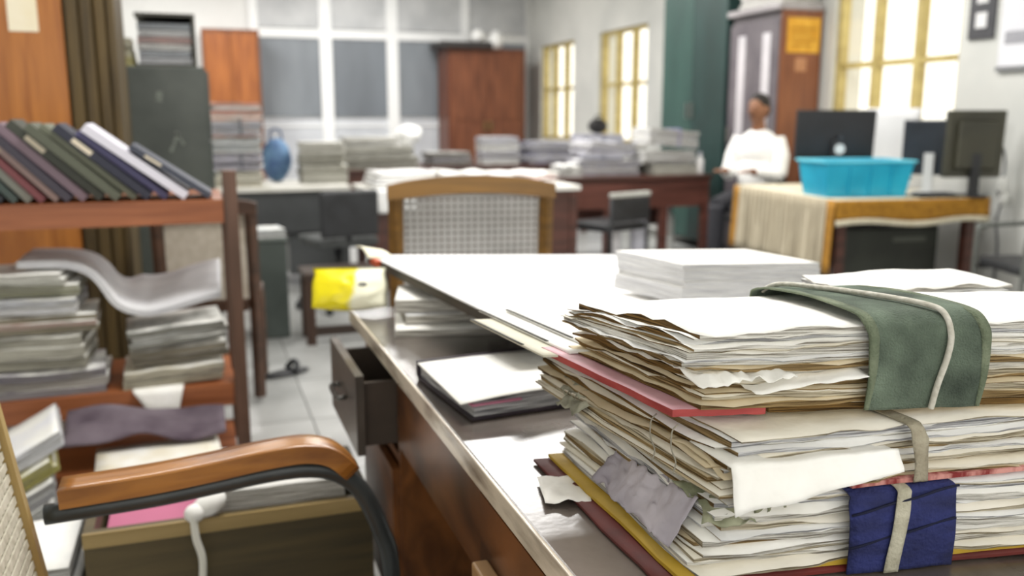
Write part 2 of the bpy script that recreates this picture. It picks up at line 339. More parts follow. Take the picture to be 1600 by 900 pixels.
def band3(x0, x1, off, nu, th, dz=0):
    P = [(-off, .002), (-off - .002, .035), (-off, .07), (-off + .002, .090), (.004, .1035), (.022, .1075), (.07, .1075), (.13, .1045), (.20, .0975), (W3 - .004, .088), (W3 + .012, .07), (W3 + .012, .004)]
    P = arc([(0, y, z) for y, z in P], 5); n = len(P) - 1
    def fn(a, b):
        t = b * n; i = min(int(t), n - 1); p = P[i].lerp(P[i + 1], t - i); x = x0 + (x1 - x0) * a
        x += .006 * ns(b * 3, 1, 4) + .004 * (p.z / .1) * (2 * a - 1)
        return Vector((x - K3 * .22 * p.y, p.y + .0015 * ns(a * 3, b * 7, 4), p.z + dz + .0012 * ns(a * 4, b * 9, 7)))
    return sheet(B(), fn, nu, n, th)
o = obj('cloth_band', band3(.190, .322, .008, 12, .002, .0015), GRN, b3, True); o['label'] = 'faded green canvas band'
HEM = mat('#59644f', '#78816a', .9, (30, 30, 30), .4, bscale=300)
for x in (.1885, .3185): obj('hem', band3(x, x + .005, .0088, 1, .0022, .0018), HEM, o, True)
cp = [(.286, -.0125, .003), (.290, -.0142, .03), (.299, -.014, .062), (.303, -.011, .087), (.302, .002, .1075), (.294, .02, .1135), (.278, .06, .1140), (.262, .11, .1115), (.248, .17, .1065), (.23, .24, .098), (.225, .28, .08)]
bm = B(); tube(bm, arc([(x - .022 - K3 * .22 * y, y, z + .001) for x, y, z in cp], 7), .0034, 10)
obj('cord', bm, mat('#b9b5a8', '#d2cfc5', .8, (90, 90, 90), .4), b3, True)
def torn(a, b):
    y = -.012 + .05 * b; return Vector((-.005 + .11 * a - K3 * y, y - .004 * math.sin(a * 9) + .004 * ns(a * 12, b, 1), .052 - .014 * (1 - b) * (1 - .5 * a) + .008 * ns(a * 9, b * 4, 1)))
obj('torn_sheet', sheet(B(), torn, 24, 6, .001), PAGE[0], b3, True)
def torn2(a, b):
    y = -.011 + .05 * b; return Vector((.060 + .130 * a - K3 * y, y, .036 + .016 * a - .009 * (1 - b) + .004 * ns(a * 5, b * 4, 7)))
obj('torn_sheet', sheet(B(), torn2, 18, 6, .001), PAGE[0], b3, True)
JM = [mat('#e6e5df', '#f3f2ed', .8, (9, 9, 9)), mat('#bdb9a6', '#d2cebd', .8, (9, 9, 9)), mat('#2a2a28', '#403f3a', .7)]
for k, (xo, ye, z, m) in enumerate(((.02, .52, .0115, 0), (-.015, .47, .0075, 1), (.055, .50, .0155, 0))):
    fn = lambda a, b: Vector((-.03 + xo + .13 * a - K3 * (.24 + (ye - .24) * b), .24 + (ye - .24) * b, z + .0006 * ns(a * 4, b * 4, k)))
    o = obj('jutting_file', sheet(B(), fn, 8, 10, .0026), JM[m], b3)
    fn2 = lambda a, b: Vector((-.031 + xo + .004 * a - K3 * (.30 + (ye - .30) * b), .30 + (ye - .30) * b, z + .0018))
    obj('dark_binding', sheet(B(), fn2, 1, 8, .001), JM[2], o)
# paper heap standing behind the top bundle
b4 = thing('file_bundle', 'thick white paper heap partly hidden behind the topmost bundle', 'file bundle', (.885, 1.045, .9305), -6)
layers(b4, .27, .15, .078, 9, 51, [CR, WH, GR, WH, CR, WH], 0, lambda x, y: .96 + .06 * math.exp(-((x - .16) / .1) ** 2), amp=.004, nu=18, nv=8, ragged=.003)

# ------------------------------------------------------------------ other things on the desk
def flatsheet(name, label, cat, loc, rz, w, h, z=0.0, m=None, amp=.001, seed=0, th=.0008, group=None):
    fn = lambda a, b: Vector((w * a, h * b, .001 + amp * (1 + ns(a * 3, b * 3, seed))))
    o = obj(name, sheet(B(), fn, 10, 10, th), m or PAGE[0]); o.location = loc; o.rotation_euler = (0, 0, R(rz)); return tag(o, label, cat, group)
flatsheet('paper_sheet', 'white paper corner poking out from under the bottom bundle on desk', 'paper', (.395, 1.0, .7602), -14, .06, .085, seed=4, amp=.006)
# thick register
rg = thing('register_book', 'thick white-paged register with pink-edged dark cover lying on desk', 'book', (.402, 1.352, .7605), 6)
obj('cover', bx(bx(B(), 0, .25, -.004, .265, 0, .006, .002), -.0, .25, .262, .270, .006, .036), mat('#1e1a22', '#3a2f38', .6, (12, 12, 12)), rg)
obj('page_block', bx(B(), .006, .245, .0, .26, .006, .030), [EDGE[2]], rg)
def rt_(a, b): return Vector((.25 * a - .02 * (1 - a) * (1 - b), -.004 + .268 * b, .0325 + .006 * math.sin(a * 3) * (1 - b) + .001 * ns(a * 4, b * 4, 2)))
obj('top_sheet', sheet(B(), rt_, 12, 10, .002), PAGE[0], rg, True)
obj('pink_sheet', bx(B(), .0, .09, -.006, .1, .0255, .0285), mat('#b8708a', '#c88aa0', .7), rg)
# pink pencil
bm = B(); tube(bm, [(0, 0, .005), (.085, .0, .005)], .004, 6); o = obj('barrel', bm, mat('#a5606c', None, .5)); pn = thing('pencil', 'short pink pencil lying behind the register on desk', 'pencil', (.44, 1.69, .7605), -35); o.parent = pn
bm = B(); tube(bm, [(.085, 0, .005), (.10, 0, .005)], .004, 6, rs=[.004, .0005]); obj('tip', bm, mat('#c7a77c', None, .7), pn)
# writing pads under the board
for k, (x, y, z, rz, w, h, t, lab) in enumerate(((.405, 1.96, .7605, -12, .26, .22, .016, 'lowest white pad of the small stack under the drawing board'), (.44, 2.0, .778, -6, .24, .2, .022, 'middle pale pad of the small stack under the drawing board'), (.42, 2.03, .802, -15, .22, .19, .03, 'fat top pad of the small stack under the drawing board'))):
    p = thing('writing_pad', lab, 'paper pad', (x, y, z), rz, 'pads under the drawing board')
    obj('page_block', bx(B(), 0, w, 0, h, .002, t - .002, .001), [EDGE[0]], p); obj('backing', bx(B(), -.002, w + .002, -.002, h + .002, 0, .0018), mat('#9a9690', '#b5b1aa', .8, (5, 5, 5)), p)
    obj('top_sheet', sheet(B(), lambda a, b: Vector((w * a, h * b, t - .001 + .001 * ns(a * 3, b * 3, k))), 6, 6, .0012), PAGE[0 if k != 1 else 2], p, True)
# drawing board (propped on the pads on the left, dipping to the right)
bd = thing('drawing_board', 'wide white paper-covered board with dark edge propped across desk', 'board', (.535, 1.50, .872), 5.5)
bd.rotation_euler = (R(.0), R(3.6), R(5.6))
obj('board_panel', bx(B(), 0, .80, 0, .98, -.020, .0), mat('#2b2722', '#463c32', .6, (6, 6, 6)), bd)
def cov(a, b): return Vector((.002 + .797 * a, .002 + .976 * b, .0018 + .0008 * ns(a * 5, b * 5, 1)))
obj('white_sheet', sheet(B(), cov, 12, 12, .002), mat('#f4f3f2', '#fbfbfb', .6, (2, 2, 2), spec=.4), bd)
def corner(a, b):
    return Vector((-.022 + .07 * a, .90 + .13 * b, .005 + .020 * math.sin(b * 2.4) * (1 - .6 * a)))
obj('curled_corner', sheet(B(), corner, 6, 8, .004), mat('#d9d4bd', '#efe9d2', .7, (9, 9, 9)), bd, True)
bm = B(); bx(bm, -.012, .006, .86, .92, -.014, .003, .002); obj('corner_clip', bm, mat('#c0522a', None, .5), bd)
# stack of blank white paper on the board
ps = thing('paper_ream', 'neat ream of blank white paper lying on the drawing board', 'paper stack', (.965, 1.655, .858), 1)
ps.rotation_euler = (0, R(2.6), R(2))
rn = random.Random(8)
for k in range(7):
    dx, dy = rn.uniform(-.004, .004), rn.uniform(-.004, .004)
    obj('paper_sheaf', slab(B(), lambda a, b: Vector((dx + .36 * a - .05 * b, dy + .21 * b, .0125 * k + .0118 + .003 * (b - .3) * (k > 5) + .0008 * ns(a * 4, b * 4, k))), lambda a, b: Vector((dx + .36 * a - .05 * b, dy + .21 * b, .0125 * k + .0008 * ns(a * 4, b * 4, k - 1 if k else 0))), 10, 8, (0, 1, 1)), [PAGE[0], edgemat('#d2d2d6', '#f6f6f6')], ps)
# blue pen cap / marker
mk = thing('marker_pen', 'blue-capped marker lying against the edge of the white board', 'pen', (.545, 1.63, .769), 20)
bm = B(); tube(bm, [(0, 0, 0), (.05, 0, 0)], .009, 10); obj('cap', bm, mat('#2b3590', None, .35), mk, True)
bm = B(); tube(bm, [(.05, 0, 0), (.13, 0, 0)], .008, 10); obj('barrel', bm, mat('#dcdcdc', None, .4), mk, True)
# yellow plastic packet on the far corner
yp = thing('snack_packet', 'crumpled yellow and white plastic packet on the far desk corner', 'packet', (.252, 2.245, .772), -14)
def pk(s):
    def fn(a, b):
        e = min(1, 5 * a, 5 * (1 - a)) * min(1, 5 * b, 5 * (1 - b))
        bul = (math.sin(math.pi * a) ** .5) * (math.sin(math.pi * b) ** .5) if 0 < a < 1 and 0 < b < 1 else 0
        return Vector((.188 * a + .008 * ns(a * 3, b * 3, 1), .02 * b * 3 + .012 * (1 - b) * math.sin(a * 3), .010 + .092 * b)) + Vector((0, s * .034 * bul * (1 + .25 * ns(a * 6, b * 6, 2 * s)), -.012 * math.sin(a * 3.1) * (1 - b)))
    return fn
pm = bpy.data.materials.new('packet_print'); pm.use_nodes = True
nt = pm.node_tree; pb = nt.nodes['Principled BSDF']; pb.inputs['Roughness'].default_value = .3
tc = nt.nodes.new('ShaderNodeTexCoord'); sx = nt.nodes.new('ShaderNodeSeparateXYZ'); rp = nt.nodes.new('ShaderNodeValToRGB'); nz = nt.nodes.new('ShaderNodeTexNoise'); nz.inputs['Scale'].default_value = 14
ad = nt.nodes.new('ShaderNodeMath'); ad.operation = 'MULTIPLY_ADD'; ad.inputs[1].default_value = .09
nt.links.new(tc.outputs['Object'], sx.inputs[0]); nt.links.new(tc.outputs['Object'], nz.inputs['Vector']); nt.links.new(nz.outputs[0], ad.inputs[0]); nt.links.new(sx.outputs[0], ad.inputs[2])
rp.color_ramp.interpolation = 'EASE'; rp.color_ramp.elements[0].position = .135; rp.color_ramp.elements[0].color = hx('#e6d60e'); rp.color_ramp.elements[1].position = .165; rp.color_ramp.elements[1].color = hx('#f3f1d8')
nt.links.new(ad.outputs[0], rp.inputs[0]); nt.links.new(rp.outputs[0], pb.inputs['Base Color'])
obj('packet_body', slab(B(), pk(1), pk(-1), 22, 14), pm, yp, True)
obj('mark', ell(B(), (.130, -.008, .070), (.012, .004, .006), 10, 6), mat('#8f8f88', None, .5), yp)

# ================================================================== armchair (left foreground)
ac = thing('arm_chair', 'bent-steel armchair with curved wooden armrest and cane back beside desk', 'chair', (-.05, 1.25, 0))
ARM = mat('#7a4a1c', '#a8702f', .28, (5, 26, 26), .15, dist=.5, coat=.5)
DKT = mat('#34393a', '#45494a', .35, None or (9, 9, 9), metal=.3)
for s, ya in ((1, 1.50), (-1, .92)):
    y = ya - 1.25
    path = arc([(-.185, y, .680), (-.05, y, .686), (.05, y, .695), (.13, y, .704), (.20, y, .706), (.25, y, .690), (.287, y, .652)], 6); n = len(path) - 1
    def at_(t): t *= n; i = min(int(t), n - 1); return path[i].lerp(path[i + 1], t - i)
    def tp(a, b, off=0):
        p = at_(a); d = (at_(min(a + .02, 1)) - at_(max(a - .02, 0))).normalized(); nn = Vector((-d.z, 0, d.x)); wid = .065 if a < .9 else .065 * (1 - ((a - .9) / .1) ** 2 * .35)
        return p + nn * off + Vector((0, (b - .5) * wid, 0))
    obj('armrest', slab(B(), lambda a, b: tp(a, b, .0), lambda a, b: tp(a, b, -.030), 26, 4), ARM, ac)
    tp_ = arc([(-.21, y, .632), (-.05, y, .638), (.05, y, .647), (.13, y, .655), (.20, y, .655), (.25, y, .640), (.292, y, .60), (.325, y, .52), (.342, y, .43), (.345, y, .10), (.32, y, .03), (.22, y, .016), (0, y, .016), (-.2, y, .016)], 6)
    bm = B(); tube(bm, tp_, .0165, 12); obj('tube_frame', bm, DKT, ac, True)
# cane back: leaning frame with woven panel
Mb = Matrix.Translation((-.205, 0, .42)) @ Matrix.Rotation(R(-8), 4, 'Y')
FRM = mat('#8f7340', '#b39a62', .45, (20, 20, 4))
for y in (-.237, .205): obj('back_post', bx(B(), -.012, .012, y, y + .022, -.02, .50, M=Mb), FRM, ac)
for z in (.478, -.02): obj('back_rail', bx(B(), -.012, .012, -.214, .204, z, z + .022, M=Mb), FRM, ac)
CANE = mat('#b8b2a0', '#d2cdbd', .6, (60, 60, 60))
bm = B()
for k in range(23): bx(bm, -.0035, .0, -.212 + k * .0182, -.212 + k * .0182 + .0115, .003, .477, M=Mb)
for k in range(26): bx(bm, .0005, .0035, -.212, .203, .004 + k * .0182, .004 + k * .0182 + .0115, M=Mb)
o = obj('cane_weave', bm, CANE, ac); o['kind'] = 'stuff'
obj('seat', bx(B(), -.22, .25, -.225, .225, .40, .43, .008), ARM, ac)
obj('seat_support', bx(bx(B(), -.16, -.13, -.252, .252, .375, .399), .16, .19, -.252, .252, .375, .399), DKT, ac)

# ================================================================== generic background bundle
def pile(label, loc, size, rz=0, n=5, cols=('#e4e2dc', '#cfcabd'), cover=None, tie=None, seed=0, name='file_bundle', cat='file bundle', group=None, bend=.004, tilt=(0, 0)):
    L, D, Tt = size; rn = random.Random(seed * 7 + 3)
    if 0 < abs(tilt[1]) <= 10: loc = (loc[0], loc[1], loc[2] + L / 2 * math.sin(R(abs(tilt[1]))))
    t = thing(name, label, cat, loc, rz, group)
    t.rotation_euler = (R(tilt[0]), R(tilt[1]), R(rz))
    for i in range(n):
        z0 = Tt * i / n; z1 = Tt * (i + rn.uniform(.8, .97)) / n
        dx, dy, r2 = rn.uniform(-.012, .012), rn.uniform(-.012, .012), rn.uniform(-.03, .03)
        def f(z):
            return lambda a, b: Vector((dx + (L * (a - .5)) - r2 * D * (b - .5), dy + D * (b - .5) + r2 * L * (a - .5), z + bend * ns(a * 3, b * 2, seed + i * .15) * (1 if z > .001 else 0) + (0 if z < .001 else 0)))
        c = cols[i % len(cols)]
        obj('paper_sheaf', slab(B(), f(z1), f(max(z0, .0)), 8, 5, (0, 1, 1)), [mat(c, '#efeee9', .85, (9, 9, 9)), edgemat('#8b877c', c)], t)
    if cover:
        obj('cover', bx(B(), -L / 2 - .008, L / 2 + .008, -D / 2 - .008, D / 2 + .008, Tt + .001 + bend * .6, Tt + .005 + bend * .6), mat(cover, None, .7), t)
    if tie:
        h = Tt + .002
        bm = B(); tube(bm, [(.04, -D / 2 - .018, .002), (.04, -D / 2 - .018, h), (.04, D / 2 + .018, h), (.04, D / 2 + .018, .002)], .006, 6); obj('tie', bm, mat(tie, None, .8), t)
    return t

# ================================================================== rack on the left with leaning books
RW = wood('#7c4424', '#a0603a', 'x', .42); RP = wood('#4c3527', '#66493a', 'z', .5)
rk = thing('wooden_rack', 'open brown wooden rack with leaning books on top and files below', 'shelf', (0, 0, 0))
RX0, RX1, RY0, RY1 = -1.45, .085, 3.15, 3.60
for (x, y, h) in ((RX1 - .005, RY0, 1.08), (RX1 - .005, RY1, .93), (RX0, RY0, 1.08), (RX0, RY1, .93)):
    obj('post', bx(B(), x - .0, x + .045, y - .02, y + .03, 0, h, .003), RP, rk)
for z, th in ((.985, .028), (.352, .03), (.07, .03)):
    s = obj('shelf_board', bx(B(), RX0 + .046, RX1 - .006, RY0 - .0, RY1, z - th, z), RW, rk)
    obj('front_rail', bx(B(), RX0 + .046, RX1 - .006, RY0 - .014, RY0 - .001, z - .078, z + .0), RW, s)
for z in (.93, .28): obj('side_rail', bx(B(), RX1 + .0, RX1 + .022, RY0 + .031, RY1 - .021, z - .05, z), RW, rk)
# leaning books
BC = [('#8f2f38', 'maroon'), ('#9c9cb4', 'lilac grey'), ('#6f7488', 'slate grey'), ('#22242a', 'black'), ('#3d4a46', 'dark green'), ('#8d8f86', 'stone grey'), ('#6e3a3e', 'dark red'), ('#b39a94', 'pale pink'), ('#3a3540', 'charcoal'), ('#7d6a74', 'mauve'), ('#3c3f36', 'dark olive'), ('#55584a', 'olive'), ('#6a6d5c', 'khaki grey'), ('#262838', 'blue black'), ('#4d4a70', 'indigo'), ('#d5d3de', 'off-white'), ('#3b3f4c', 'steel blue')]
ords = ['first', 'second', 'third', 'fourth', 'fifth', 'sixth', 'seventh', 'eighth', 'ninth', 'tenth', 'eleventh', 'twelfth', 'thirteenth', 'fourteenth', 'fifteenth', 'sixteenth', 'seventeenth']
rn = random.Random(5); seq = []; a = R(36); x = 0
for i, (c, cn) in enumerate(BC):
    t = rn.uniform(.017, .028); h = rn.uniform(.325, .35); d = rn.uniform(.20, .24)
    if i == 15: t = .028; h = .37
    if i == 16: t = .020; h = .29
    if seq:
        x1, t1, h1, a1 = seq[-1][:4]; a = a1 + R(1.0 if i < 15 else 2.5)
        Qx = x1 + t1 * math.cos(a1) - h1 * math.sin(a1); Qz = t1 * math.sin(a1) + h1 * math.cos(a1)
        x = max(Qx + Qz * math.tan(a), x1 + t1 * math.cos(a1) + t1 * math.sin(a1) * math.tan(a)) + .002
    seq.append((x, t, h, a, d, c, cn))
xend = seq[-1][0]
for i, (x, t, h, a, d, c, cn) in enumerate(seq):
    x += .035 - xend
    bk = thing('leaning_book', '%s book, %s from the right end post, leaning on the rack' % (cn, ords[16 - i] if i else 'farthest'), 'book', (x, RY0 + .01 + rn.uniform(0, .03), .9865), 0, 'books leaning on the rack')
    bk.rotation_euler = (0, -a, 0)
    cm = mat(c, None, .55)
    bm = B(); bx(bm, 0, .004, 0, d, 0, h); bx(bm, t - .004, t, 0, d, 0, h); bx(bm, .004, t - .004, 0, .005, 0, h); obj('cover', bm, cm, bk)
    obj('page_block', bx(B(), .0045, t - .0045, .006, d - .006, .004, h - .003), edgemat('#c9c5bb', '#f2efe8'), bk)
    if i % 3 == 1: obj('spine_label', bx(B(), .006, t - .006, -.0012, -.0001, h * .62, h * .82), mat('#d8cdb8', None, .8), bk)
# files on the middle shelf
SZ = .3535
g = 'files on the rack shelf'
pile('grey folded file at bottom left of the rack shelf', (-.58, 3.285, SZ), (.50, .26, .085), 3, 3, ('#8e8a92', '#b9b4b0', '#77727c'), seed=1, group=g, bend=.01)
pile('fat beige file second from bottom left on rack shelf', (-.61, 3.285, SZ + .095), (.46, .26, .11), -2, 3, ('#a8a597', '#c3c0b2', '#b4b1a4'), seed=2, group=g, bend=.01)
pile('brownish pink-edged file in the left pile on rack shelf', (-.54, 3.285, SZ + .215), (.38, .25, .055), 2, 3, ('#8d8470', '#b59a90'), seed=3, group=g)
pile('white paper block in the left pile on rack shelf', (-.55, 3.285, SZ + .278), (.34, .25, .05), -3, 2, ('#e6e6ea', '#c9cbd2'), seed=4, group=g)
pile('olive-grey file near top of the left pile on rack shelf', (-.56, 3.285, SZ + .335), (.36, .25, .035), 1, 2, ('#9b9c84', '#b3b39f'), seed=5, group=g)
pile('uppermost tilted file of the left pile on rack shelf', (-.56, 3.285, SZ + .376), (.30, .25, .035), -4, 2, ('#c7c7be', '#dddcd6'), seed=6, group=g)
pile('cream-edged file at the bottom of right pile on rack shelf', (-.11, 3.285, SZ), (.32, .26, .06), 3, 3, ('#cdc6b0', '#e2dcc9'), seed=7, group=g, bend=.008, tilt=(0, -2))
pile('brown-covered file in the right pile on rack shelf', (-.10, 3.285, SZ + .075), (.31, .26, .05), 4, 2, ('#7d7566', '#958c7b'), seed=8, group=g, tilt=(0, -3))
pile('grey striped file in the right pile on rack shelf', (-.10, 3.285, SZ + .137), (.31, .26, .06), 5, 3, ('#83847f', '#b7b8b6'), seed=9, group=g, tilt=(0, -4))
# sagging newspapers
def sag(off):
    P = arc([(-.56, 0, .780), (-.42, 0, .772), (-.345, 0, .735), (-.285, 0, .64), (-.21, 0, .598), (-.13, 0, .602), (-.03, 0, .628), (.055, 0, .645)], 6); n = len(P) - 1
    def fn(a, b):
        t = a * n; i = min(int(t), n - 1); p = P[i].lerp(P[i + 1], t - i); q = (P[min(i + 1, n)] - P[max(i - 1, 0)]).normalized()
        return Vector((p.x + .01 * b, RY0 + .03 + .27 * b, p.z + .07 * b * max(0, min(1, (a - .35) * 5)) + .008 * b + .004 * ns(a * 6, b * 3, 2))) + Vector((-q.z, 0, q.x)) * off
    return fn
nw = thing('newspaper_sheaf', 'grey-white newspapers sagging across the two piles on rack shelf', 'newspaper', (0, 0, 0))
for k in range(3):
    obj('newspaper', slab(B(), sag(.007 * k + .006), sag(.007 * k), 34, 6), mat('#b9b9bf' if k == 1 else '#c6c6ca', '#dcdcde', .8, (4, 12, 12)), nw, True)
def hang(a, b):
    x = -.245 + .16 * a
    if b < .4: return Vector((x, RY0 + .03 - .06 * (b / .4), SZ + .003))
    t = (b - .4) / .6; w = 1 - .55 * t
    return Vector((-.165 + (x + .165) * w + .0 + .02 * t, RY0 - .032 - .006 * math.sin(t * 3), SZ + .003 - .10 * t))
o = obj('paper_sheet', sheet(B(), hang, 10, 14, .0012), PAGE[0], None, True); tag(o, 'white sheet hanging over the front of the rack shelf', 'paper')
# things on the bottom shelf and on the floor before the rack
g = 'files at the foot of the rack'
BZ = .0715
pile('cream carton-like file at the foot of rack', (-.17, 2.80, .0), (.36, .30, .235), 2, 3, ('#d6ccb4', '#cdc2aa', '#ddd5c0'), seed=11, group=g)
def plum(a, b): return Vector((-.44 + .48 * a, 2.90 + .20 * b, .262 + .012 * math.sin(a * 6) + .03 * ns(a * 3, b * 3, 4) + .055 * b * (1 - .5 * a)))
o = obj('plum_cloth', sheet(B(), plum, 24, 16, .006), mat('#4a3d48', '#7a6f78', .9, (5, 5, 5)), None, True); tag(o, 'plum-grey cloth crumpled over the cream file at rack foot', 'cloth')
for k, (c, cn, z) in enumerate((('#b9bcc0', 'lowest grey', 0), ('#c9cbcb', 'pale grey', .055), ('#a8a8ac', 'mid grey', .11), ('#b8b060', 'yellow-green', .165), ('#e3e4ea', 'white topmost', .225))):
    pile('%s file in the slanting pile left of the cream file' % cn, (-.545 + .012 * k, 2.76 + .008 * k, z * 1.12 + .055), (.18, .28, .045), 10, 2, (c,), seed=20 + k, group='slanting pile beside the armchair', bend=.002, tilt=(0, -27))
# wooden box with papers between chair and rack
cb = thing('wooden_box', 'low olive-brown wooden box full of papers behind the armchair', 'box', (0, 0, 0))
CBM = wood('#3c331e', '#574a2c', 'x', .6)
X0, X1, Y0, Y1, ZT = -.27, .335, 1.93, 2.27, .400
obj('front_panel', bx(B(), X0, X1, Y0, Y0 + .02, 0, ZT), CBM, cb); obj('back_panel', bx(B(), X0, X1, Y1 - .02, Y1, 0, ZT), CBM, cb)
for x in (X0, X1 - .02): obj('side_panel', bx(B(), x, x + .02, Y0 + .021, Y1 - .021, 0, ZT), CBM, cb)
obj('base', bx(B(), X0 + .02, X1 - .02, Y0 + .02, Y1 - .02, .0, .02), CBM, cb)
obj('top_batten', bx(B(), X0, X1, Y0 - .008, Y0 - .0005, ZT - .03, ZT + .002), wood('#8a7444', '#a89060', 'x', .5), cb)
pile('white paper block filling the right half of wooden box', (.145, 2.10, .022), (.28, .28, .43), 0, 5, ('#e9e8e4', '#f1f0ec'), seed=31)
pile('pink-topped file in the left half of wooden box', (-.125, 2.10, .022), (.21, .28, .315), 0, 5, ('#b86a86', '#d8cfc8', '#c3bcb2', '#cfcabf', '#b9637e'), seed=32, cover='#b56482')
tk = thing('cloth_tie', 'white knotted cloth tie hanging over the front of wooden box', 'cloth', (-.03, 1.917, .402))
bm = B(); ell(bm, (.012, .015, .028), (.04, .026, .024), 14, 8, Matrix.Rotation(R(-25), 4, 'Y')); ell(bm, (-.018, .0, .018), (.022, .02, .02), 12, 8); obj('knot', bm, mat('#efeeea', None, .8), tk, True)
bm = B(); tube(bm, arc([(-.02, -.014, .015), (-.018, -.02, -.03), (-.008, -.02, -.08), (-.012, -.02, -.16), (-.008, -.02, -.28)], 6), .008, 8, flat=.5); obj('tail', bm, mat('#dedcd2', None, .8), tk, True)
for k in range(3):
    pile(['bottom', 'middle', 'top'][k] + ' white file of the low stack left of wooden box', (-.385, 2.03, .20 + .05 * k if False else .0 + .12 * k), (.18, .26, .11), 0, 3, ('#d9dad8', '#c2c4c4'), seed=40 + k, group='low stack left of the box')

# ================================================================== tall wooden almirah, filing cabinet
al = thing('wooden_almirah', 'tall orange-brown wooden cupboard at far left behind the rack', 'cupboard', (-.285, 4.25, 0))
AO = wood('#9a5a1c', '#b8742e', 'z', .35); AD = wood('#3f3219', '#5c4a26', 'z', .6)
obj('carcass', bx(B(), -1.3, 0, .03, .55, .08, 2.2), AD, al)
for x0, x1 in ((-.62, -.2), (-1.06, -.64)):
    d = obj('door', bx(B(), x0, x1, .0, .028, .12, 2.16, .004), AO, al)
    obj('knob', ell(B(), (x0 + .03 if x0 < -.7 else x1 - .39, -.018, 1.08), (.015, .015, .015), 10, 6), mat('#b89a5a', None, .3, metal=.8), d)
obj('fluted_pilaster', bx(bx(bx(bx(B(), -.19, -.14, -.01, .03, .1, 2.2, .008), -.135, -.085, -.014, .03, .1, 2.2, .01), -.08, -.035, -.01, .03, .1, 2.2, .01), -.03, 0, -.012, .03, .1, 2.2, .006), AD, al)
obj('plinth', bx(B(), -1.3, 0, .02, .54, 0, .08), AD, al)
obj('paper_notice', bx(B(), -.40, -.29, -.003, -.0005, 1.60, 1.80), mat('#efe4c4', '#f4ecd4', .8, (9, 9, 9)), al)
fc = thing('filing_cabinet', 'dark grey-green steel filing cabinet behind the leaning books', 'filing cabinet', (-.325, 5.0, 0))
FG = mat('#434844', '#555a55', .45, (4, 4, 4))
obj('body', bx(B(), 0, .40, .012, .62, 0, 1.51, .006), FG, fc)
for k in range(4):
    z = .05 + .363 * k
    d = obj('drawer', bx(B(), .4005, .416, .03, .60, z, z + .35, .003), FG, fc)
    obj('handle', bx(B(), .4165, .434, .25, .38, z + .16, z + .18, .003), mat('#6a6e69', None, .4, metal=.6), d)
for (x, z, w, h, r_) in ((.17, 1.36, .03, .05, 12), (.23, 1.13, .014, .11, 24), (.255, 1.15, .012, .08, -30)):
    o = obj('chalk_mark', bx(B(), -w / 2, w / 2, -.0008, 0, -h / 2, h / 2), mat('#8e948c', '#5c615c', .9, (60, 60, 60)), fc); o.location = (x, .0118, z); o.rotation_euler = (0, R(r_), 0)
# box-shaped file stand with papers on top of it
fs = thing('file_tray', 'dark-framed file tray packed with papers on the filing cabinet', 'file tray', (-.25, 5.06, 1.512))
FD = mat('#4b4a42', None, .5)
bm = B(); bx(bm, 0, .29, .0, .34, 0, .012); bx(bm, .275, .29, .0, .34, .012, .25); bx(bm, 0, .29, .328, .34, .012, .25); bx(bm, .0, .29, .0, .34, .25, .265); obj('frame', bm, FD, fs)
rn = random.Random(12)
for k, c in enumerate(('#d5d6da', '#b7bcc2', '#e7e6e2', '#c7a49c', '#dfe0e0', '#a9b0b6')):
    obj('paper_sheaf', bx(B(), .006 + rn.uniform(0, .01), .26 + rn.uniform(0, .01), .005, .31, .014 + .034 * k, .014 + .034 * k + .030), edgemat('#8d8f94', c), fs)
pile('small yellowish paper pile left of file tray on cabinet', (-.29, 5.2, 1.512), (.06, .26, .14), 0, 3, ('#d9d08e', '#e8e4c8', '#dcd8c0'), seed=51)

# cane chair seen through the rack
def cane_chair(label, loc, rz, w, top, wood_m, panel_m, arch=.02, weave=True, pz=.40):
    c = thing('cane_chair', label, 'chair', loc, rz)
    hw = w / 2; ps_ = .055
    for s in (-1, 1):
        bm = B(); M = Matrix.Translation((s * (hw - ps_ / 2), .0, 0)); pts = arc([(0, .0, .02), (0, .02, .43), (0, -.03, top - .04)], 6)
        tube(bm, [M @ p for p in pts], .032, 4, rs=[.026] * len(pts)); obj('back_post', bm, wood_m, c)
        bm = B(); tube(bm, [(s * (hw - .03), .46, .0), (s * (hw - .03), .46, .42)], .024, 8); obj('leg', bm, wood_m, c)
    def tr(o, z): return lambda a, b: Vector((-hw + w * a, -.055 + .05 * b, z + arch * math.sin(math.pi * a) - .01 * (2 * a - 1) ** 4 * (o > 0)))
    obj('top_rail', slab(B(), tr(1, top), tr(0, top - .06), 16, 2), wood_m, c)
    obj('lower_rail', bx(B(), -hw + ps_, hw - ps_, -.02, .015, pz, pz + .05), wood_m, c)
    M = Matrix.Translation((0, -.022 + .035, pz + .05)) @ Matrix.Rotation(R(3.2), 4, 'X'); ph = top - .06 - pz - .05 + arch * .4
    if weave:
        bm = B(); nx = int((w - 2 * ps_) / .023); nz_ = int(ph / .023)
        for k in range(nx + 1): x = -hw + ps_ + k * (w - 2 * ps_) / nx; bx(bm, x - .0072, x + .0072, -.003, -.0005, 0, ph, M=M)
        for k in range(nz_ + 1): z = k * ph / nz_; bx(bm, -hw + ps_, hw - ps_, .0, .0025, z - .0072, z + .0072, M=M)
        o = obj('cane_weave', bm, panel_m, c); o['kind'] = 'stuff'
    else: obj('back_panel', bx(B(), -hw + ps_, hw - ps_, -.006, .006, 0, ph, M=M), panel_m, c)
    obj('seat', bx(B(), -hw + .01, hw - .01, .035, .50, .42, .46, .008), wood_m, c)
    return c
CW = wood('#5e4219', '#866026', 'x', .4)
